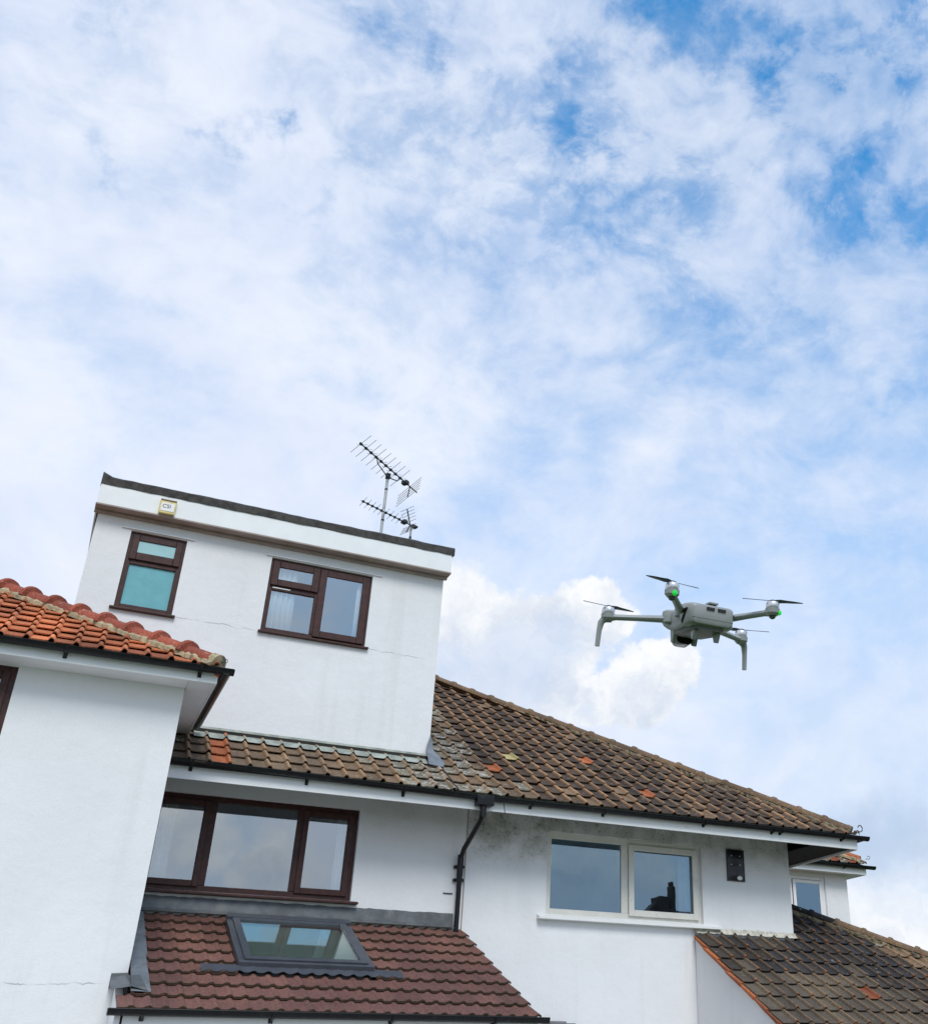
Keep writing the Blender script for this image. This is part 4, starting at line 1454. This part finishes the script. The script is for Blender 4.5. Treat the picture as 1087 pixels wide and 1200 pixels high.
GC = 'curtains behind the windows'
curtain(1.92, 2.29, 7.08, 8.16, 14.585, 'white net curtain in folds behind the left light of the wider dormer window', GC)
curtain(3.15, 3.30, 7.08, 8.16, 14.585, 'narrow white curtain edge at the right side of the wider dormer window', GC, 2)
curtain(1.0, 1.28, 3.6, 4.76, 14.56, 'pale curtain at the left end of the wide brown rear window', GC, 3)
curtain(3.28, 3.46, 3.6, 4.76, 14.56, 'pale curtain at the right end of the wide brown rear window', GC, 2)
curtain(8.46, 8.70, 3.6, 4.72, 14.565, 'pale curtain at the right end of the white-framed window', GC, 3)


# ------------------------------------------------------------------ television aerials
def aerial_big():
    mx, my = 3.77, 16.2
    T = thing('tv_aerial', 'larger television aerial on a tall banded mast above the dormer roof', 'aerial', (mx, my, 8.70), 'television aerials on the dormer roof')
    m = MB().tube([(mx, my, 8.70), (mx+0.01, my, 10.93)], 0.024, 10).build('mast', M['mast'], T, smooth=True)
    for z in (10.02, 10.62, 10.85):
        MB().tube([(mx+0.008, my, z-0.015), (mx+0.008, my, z+0.015)], 0.028, 10).build('mast_band', M['aer_black'], m, smooth=True)
    a, b = Vector((3.085, 15.49, 10.98)), Vector((4.43, 16.62, 10.93))
    d = (b-a).normalized()
    perp = Vector((d.y, -d.x, 0)).normalized()
    bm = MB().tube([a, b], 0.011, 8).build('boom', M['aer_black'], T, smooth=True)
    L = (b-a).length
    for i in range(9):
        c = a+d*(0.03+i*0.148)
        hl = 0.225
        up1 = (perp+Vector((0, 0, 0.62))).normalized()
        up2 = (perp-Vector((0, 0, 0.25))).normalized()
        MB().tube([c-d*0.022, c+d*0.022], 0.024, 8).build('element_clip', M['aer_black'], bm)
        MB().tube([c-up1*hl, c+up1*hl], 0.0046, 5).build('element_rod', M['alu'], T)
        MB().tube([c+d*0.03-up2*0.11, c+d*0.03+up2*0.11], 0.0036, 5).build('element_rod', M['alu'], T)
    MB().box(-0.06, 0.06, -0.045, 0.045, -0.04, 0.03, along(a+d*1.38, d)).build('dipole_box', M['aer_black'], T, bevel=0.012)
    # folded reflector arm
    rp = a+d*1.53
    MB().tube([rp, rp+Vector((-0.03, -0.03, -0.24))], 0.010, 6).build('reflector_arm', M['aer_black'], T)
    for k in range(5):
        c = rp+Vector((-0.03, -0.03, -0.24))*(k/4.0)
        MB().tube([c-up1*0.27, c+up1*0.27], 0.0046, 5).build('reflector_rod', M['alu'], T)
    # boom stay and clamp
    MB().tube([a+d*0.50, a+d*0.54+Vector((0, 0, -0.09)), Vector((mx, my-0.04, 10.84)), a+d*1.14+Vector((0, 0, -0.10)), a+d*1.22], 0.010, 6).build('boom_stay', M['aer_black'], T)
    MB().box(mx-0.03, mx+0.05, my-0.05, my+0.03, 10.83, 10.93).build('mast_clamp', M['aer_black'], T, bevel=0.012)


def aerial_small():
    mx, my = 4.33, 16.38
    T = thing('tv_aerial', 'smaller television aerial with a crossed reflector on a short mast, right of the tall one', 'aerial', (mx, my, 8.70), 'television aerials on the dormer roof')
    MB().tube([(mx, my, 8.70), (mx, my, 10.12)], 0.018, 10).build('mast', M['mast'], T, smooth=True)
    MB().tube([(mx, my, 9.87), (mx, my, 9.91)], 0.023, 10).build('mast_band', M['aer_black'], T, smooth=True)
    a, b = Vector((3.33, 15.92, 10.15)), Vector((4.43, 16.41, 10.12))
    d = (b-a).normalized()
    perp = Vector((d.y, -d.x, 0)).normalized()
    bm = MB().tube([a, b], 0.011, 8).build('boom', M['aer_black'], T, smooth=True)
    for i in range(9):
        c = a+d*(0.03+i*0.098)
        MB().tube([c-d*0.012, c+d*0.012], 0.024, 8).build('element_clip', M['aer_black'], bm)
        MB().tube([c-perp*0.09+Vector((0, 0, .05)), c, c+perp*0.09+Vector((0, 0, .05))], 0.0038, 5).build('element_rod', M['alu'], T)
        MB().tube([c-perp*0.09-Vector((0, 0, .05)), c, c+perp*0.09-Vector((0, 0, .05))], 0.0038, 5).build('element_rod', M['alu'], T)
    MB().box(-0.05, 0.05, -0.045, 0.045, -0.03, 0.03, along(a+d*0.93, d)).build('dipole_box', M['aer_black'], T, bevel=0.01)
    MB().box(-0.045, 0.045, -0.06, 0.06, -0.02, 0.02, along(b-d*0.06, d)).build('mast_clamp', M['aer_black'], T, bevel=0.008)
    rp = a+d*1.06
    for s in (1, -1):
        arm = Vector((-0.10*d.x, -0.10*d.y, 0.27*s))
        MB().tube([rp, rp+arm*(1.0 if s > 0 else 0.62)], 0.011, 6).build('reflector_arm', M['aer_black'], T)
        for k in range(1, 6):
            c = rp+arm*(k/5.0)*(1.0 if s > 0 else 0.62)
            MB().tube([c-perp*0.17, c+perp*0.17], 0.0042, 5).build('reflector_rod', M['alu'], T)


aerial_big()
aerial_small()


# ------------------------------------------------------------------ small things on the walls
def text_mesh(body, size, mat_world, name, mat, parent):
    cu = bpy.data.curves.new(name, 'FONT')
    cu.body = body
    cu.size = size
    cu.extrude = 0.0008
    cu.resolution_u = 3
    tmp = bpy.data.objects.new('tmp', cu)
    COL.objects.link(tmp)
    dg = bpy.context.evaluated_depsgraph_get()
    me = bpy.data.meshes.new_from_object(tmp.evaluated_get(dg))
    bpy.data.objects.remove(tmp)
    me.transform(mat_world)
    me.name = name
    me.materials.clear()
    return obj(name, me, mat, parent)


def alarm_box():
    x0, x1, z0, z1, y = 0.285, 0.49, 8.405, 8.60, 14.288
    T = thing('alarm_box', 'small white and yellowed alarm box with dark lettering on the dormer fascia', 'alarm box', ((x0+x1)/2, y, z0))
    MB().prism([(x0, z0), (x1, z0), (x1+0.005, z1), (x0-0.005, z1)], 'y', y-0.055, y).build('housing', M['yellow'], T, bevel=0.012)
    MB().box(x0+0.018, x1-0.018, y-0.060, y-0.0555, z0+0.035, z1-0.035).build('label_plate', M['boxwhite'], T, bevel=0.002)
    MB().box(x0, x1, y-0.066, y, z1+0.001, z1+0.016).build('lid', M['taupe'], T, bevel=0.003)
    mw = Matrix.Translation((x0+0.032, y-0.0615, z0+0.082)) @ Euler((R(90), 0, 0)).to_matrix().to_4x4()
    text_mesh('CSI', 0.078, mw, 'lettering', M['ink'], T)


def wall_panel():
    x0, x1, z0, z1, y = 9.23, 9.53, 4.28, 4.735, 14.398
    T = thing('black_panel', 'black sheet with studs and a pale round vent, right of the white-framed window', 'vent cover', ((x0+x1)/2, y, z0))
    vs, fs = [], []
    n = 8
    for j in range(n+1):
        for i in range(n+1):
            u, v = i/n, j/n
            bulge = 0.018*math.sin(u*3.1)*math.sin(v*6.0+0.6)
            vs.append((x0+(x1-x0)*u, y-0.022-abs(bulge) if 0 < i < n and 0 < j < n else y-0.02, z0+(z1-z0)*v))
    for j in range(n):
        for i in range(n):
            a = j*(n+1)+i
            fs.append((a, a+1, a+n+2, a+n+1))
    MB().add(vs, fs).build('sheet', M['vinyl'], T, smooth=True)
    MB().ring(x0-0.006, x1+0.006, z0-0.006, z1+0.006, 0.014, y-0.026, y-0.001).build('edge_strip', M['vinyl'], T)
    for (px, pz) in ((x0+0.07, z1-0.09), (x1-0.08, z1-0.09), (x0+0.07, z1-0.22), (x1-0.08, z1-0.22)):
        MB().lathe([(0.009, 0), (0.006, 0.008)], (0, 0, 0), 8, Matrix.Translation((px, y-0.032, pz)) @ Euler((R(90), 0, 0)).to_matrix().to_4x4()).build('stud', M['boxwhite'], T)
    MB().lathe([(0.045, 0), (0.045, 0.012), (0.030, 0.018), (0.028, 0.008)], (0, 0, 0), 14, Matrix.Translation((x1-0.10, y-0.036, z0+0.04)) @ Euler((R(90), 0, 0)).to_matrix().to_4x4() @ Matrix.Diagonal((1.0, 0.7, 1, 1))).build('round_vent', M['boxwhite'], T)


alarm_box()
wall_panel()


# ------------------------------------------------------------------ drone
def drone():
    loc = Vector((0.8575, 1.3888, 2.2798))
    rot = Euler((R(9.7), R(0.7), R(-4.0)))
    T = thing('drone', 'grey folding-arm quadcopter drone hovering in mid air with green lights', 'drone', (0, 0, 0))

    def put(o):
        return o

    def P(mb, name, mat, parent=T, **k):
        return mb.build(name, mat, parent, **k)

    def loft(secs, n=20):
        """secs = (y, cx, half_w, z_low, z_high, power)"""
        vs, fs = [], []
        for (y, cx, hw, zl, zh, pw) in secs:
            cz, hh = (zl+zh)/2, (zh-zl)/2
            for k in range(n):
                q = 2*math.pi*k/n
                c, s = math.cos(q), math.sin(q)
                vs.append((cx+hw*math.copysign(abs(c)**(2/pw), c), y, cz+hh*math.copysign(abs(s)**(2/pw), s)))
        for i in range(len(secs)-1):
            for k in range(n):
                fs.append((i*n+k, i*n+(k+1) % n, (i+1)*n+(k+1) % n, (i+1)*n+k))
        fs.append(tuple(range(n-1, -1, -1)))
        fs.append(tuple((len(secs)-1)*n+k for k in range(n)))
        return MB().add(vs, fs)
    body = loft([(-0.030, 0, 0.0385, -0.034, 0.000, 7), (-0.010, 0, 0.039, -0.035, 0.002, 7), (0.015, 0, 0.038, -0.034, 0.003, 6), (0.034, 0, 0.034, -0.031, 0.004, 5),
                 (0.044, 0, 0.033, -0.029, 0.007, 4), (0.054, 0, 0.037, -0.028, 0.011, 3), (0.064, 0, 0.036, -0.025, 0.011, 2.6), (0.072, 0, 0.029, -0.020, 0.007, 2.4), (0.076, 0, 0.017, -0.013, 0.000, 2.2)])
    P(body, 'body', M['drone'], smooth=True)
    bat = P(loft([(-0.0555, 0, 0.033, -0.031, -0.006, 8), (-0.054, 0, 0.036, -0.034, -0.003, 8), (-0.047, 0, 0.0405, -0.0365, 0.000, 8), (-0.028, 0, 0.042, -0.037, 0.003, 8), (-0.0265, 0, 0.0405, -0.036, 0.002, 8)]), 'battery', M['drone'], smooth=True)
    P(MB().box(-0.036, 0.036, -0.0558, -0.0545, -0.0259, -0.0255), 'seam', M['drone_dark'], bat)
    for x0 in (-0.012, 0.008):
        P(MB().box(x0, x0+0.014, -0.0575, -0.053, -0.0105, -0.0065), 'vent_slot', M['lens'], bat)
    P(MB().box(-0.005, 0.012, -0.050, -0.034, 0.0015, 0.0048), 'power_button', M['drone'], bat, bevel=0.001)
    P(loft([(-0.048, 0, 0.024, -0.042, -0.033, 5), (-0.02, 0, 0.030, -0.044, -0.032, 5), (0.030, 0, 0.026, -0.040, -0.029, 5), (0.040, 0, 0.02, -0.037, -0.029, 5)]), 'belly_plate', M['drone_dark'], smooth=True)
    for sx in (-1, 1):
        P(MB().prism([(-0.040, -0.038), (-0.022, -0.038), (-0.029, -0.056), (-0.033, -0.056)], 'x', sx*0.020-0.004, sx*0.020+0.004), 'foot', M['drone'], bevel=0.001)
        P(MB().prism([(-0.046, -0.010), (-0.019, -0.010), (-0.030, -0.033)], 'x', sx*0.0402-0.003, sx*0.0402+0.003), 'side_recess', M['lens'])
        P(MB().prism([(-0.038, -0.017), (-0.024, -0.017), (-0.030, -0.029)], 'x', sx*0.0430-0.0015, sx*0.0430+0.0015), 'recess_fin', M['drone'])
    # gimbal camera under the nose
    gm = P(loft([(0.044, 0, 0.013, -0.048, -0.026, 4), (0.064, 0, 0.014, -0.050, -0.024, 4), (0.072, 0, 0.012, -0.046, -0.027, 3)]), 'gimbal_camera', M['lens'], smooth=True)
    P(MB().tube([(0, 0.071, -0.037), (0, 0.078, -0.037)], 0.009, 14), 'lens_barrel', M['lens'], gm, smooth=True)
    for sx in (-1, 1):
        P(MB().prism([(0.038, -0.027), (0.056, -0.023), (0.052, -0.047), (0.045, -0.049)], 'x', sx*0.019-0.004, sx*0.019+0.004), 'gimbal_yoke', M['drone'], gm, bevel=0.0015)
    # arms
    tips = {'fl': (-0.1258, 0.0818, 0.0), 'fr': (0.1258, 0.0818, 0.0), 'rl': (-0.0891, -0.0882, 0.0103), 'rr': (0.0891, -0.0882, 0.0103)}
    blade_dir = {'fl': 0.15, 'fr': 2.75, 'rl': 3.3, 'rr': -0.35}
    for key, tp in tips.items():
        tp = Vector(tp)
        sx = -1 if key[1] == 'l' else 1
        front = key[0] == 'f'
        root = Vector((sx*0.036, 0.036, -0.013)) if front else Vector((sx*0.036, -0.014, -0.012))
        end = tp+Vector((0, 0, -0.015))
        d = (end-root).normalized()
        a = MB().tube([root-d*0.004, root+d*0.012, root+(end-root)*0.5, end-d*0.014, end-d*0.004], [0.0085, 0.0072, 0.0060, 0.0058, 0.0080], 10, flat=0.85)
        a.lathe([(0.008, -0.021), (0.0115, -0.017), (0.0118, -0.010)], (tp.x, tp.y, tp.z), 14)
        arm = P(a, 'arm', M['drone'], smooth=True)
        P(MB().lathe([(0.006, -0.013), (0.0105, -0.010), (0.0112, 0.0), (0.0105, 0.008), (0.006, 0.011)] if front else [(0.0115, -0.010), (0.0115, 0.008)], (root.x, root.y, root.z+0.004), 14), 'hinge', M['drone'], arm, smooth=True)
        if front:
            out = Vector((d.x, d.y, 0)).normalized()
            c = end+out*0.011
            leg = MB()
            pts = [end-out*0.006+Vector((0, 0, -0.002)), end+out*0.006+Vector((0, 0, -0.003)), c+Vector((0, 0, -0.010)), c+out*0.002+Vector((0, 0, -0.024)), c+out*0.003+Vector((0, 0, -0.050))]
            leg.tube(pts, [0.0070, 0.0072, 0.0056, 0.0044, 0.0040], 8)
            lg = P(leg, 'landing_leg', M['drone'], arm, smooth=True)
        else:
            P(MB().lathe([(0.002, -0.0265), (0.0045, -0.025), (0.006, -0.0215)], (tp.x, tp.y, tp.z), 10), 'arm_foot', M['drone_dark'], arm)
            e = Vector((tp.x*1.0, tp.y-0.0095, tp.z-0.016)) if sx < 0 else Vector((tp.x+0.0085, tp.y-0.006, tp.z-0.016))
            P(MB().lathe([(0.0012, -0.0044), (0.0037, -0.0026), (0.0043, 0), (0.0037, 0.0026), (0.0012, 0.0044)], tuple(e), 12), 'led_light', M['led'], arm, smooth=True)
        P(MB().lathe([(0.0100, -0.0098), (0.0108, -0.008), (0.0108, -0.001), (0.0092, 0.0012), (0.004, 0.0014)], (tp.x, tp.y, tp.z), 18), 'motor', M['motor'], arm, smooth=True)
        # two-blade propeller at rest
        q0 = blade_dir[key]
        pr = MB()
        pr.lathe([(0.0055, 0.0015), (0.0055, 0.004), (0.003, 0.005)], (tp.x, tp.y, tp.z), 12)
        for s in (0, math.pi):
            q = q0+s
            er = Vector((math.cos(q), math.sin(q), 0))
            et = Vector((-math.sin(q), math.cos(q), 0))
            secs = [(0.004, 0.0030, 0.5), (0.012, 0.0050, 0.40), (0.022, 0.0046, 0.26), (0.034, 0.0042, 0.18), (0.043, 0.0032, 0.12), (0.049, 0.0014, 0.08)]
            vs, fs = [], []
            for (rr, cw, tw) in secs:
                c = tp+er*rr+Vector((0, 0, 0.0035))
                ch = et*math.cos(tw)+Vector((0, 0, math.sin(tw)*(-1 if key in ('fl', 'rr') else 1)))
                nn = Vector((0, 0, 1))*0.0006
                vs += [c-ch*cw, c+nn, c+ch*cw, c-nn]
            for i in range(len(secs)-1):
                for k in range(4):
                    fs.append((i*4+k, i*4+(k+1) % 4, i*4+4+(k+1) % 4, i*4+4+k))
            fs += [(3, 2, 1, 0), tuple((len(secs)-1)*4+k for k in range(4))]
            pr.add(vs, fs)
        P(pr, 'propeller', M['prop'], arm)
    T.location = loc
    T.rotation_euler = rot
    return T


drone()
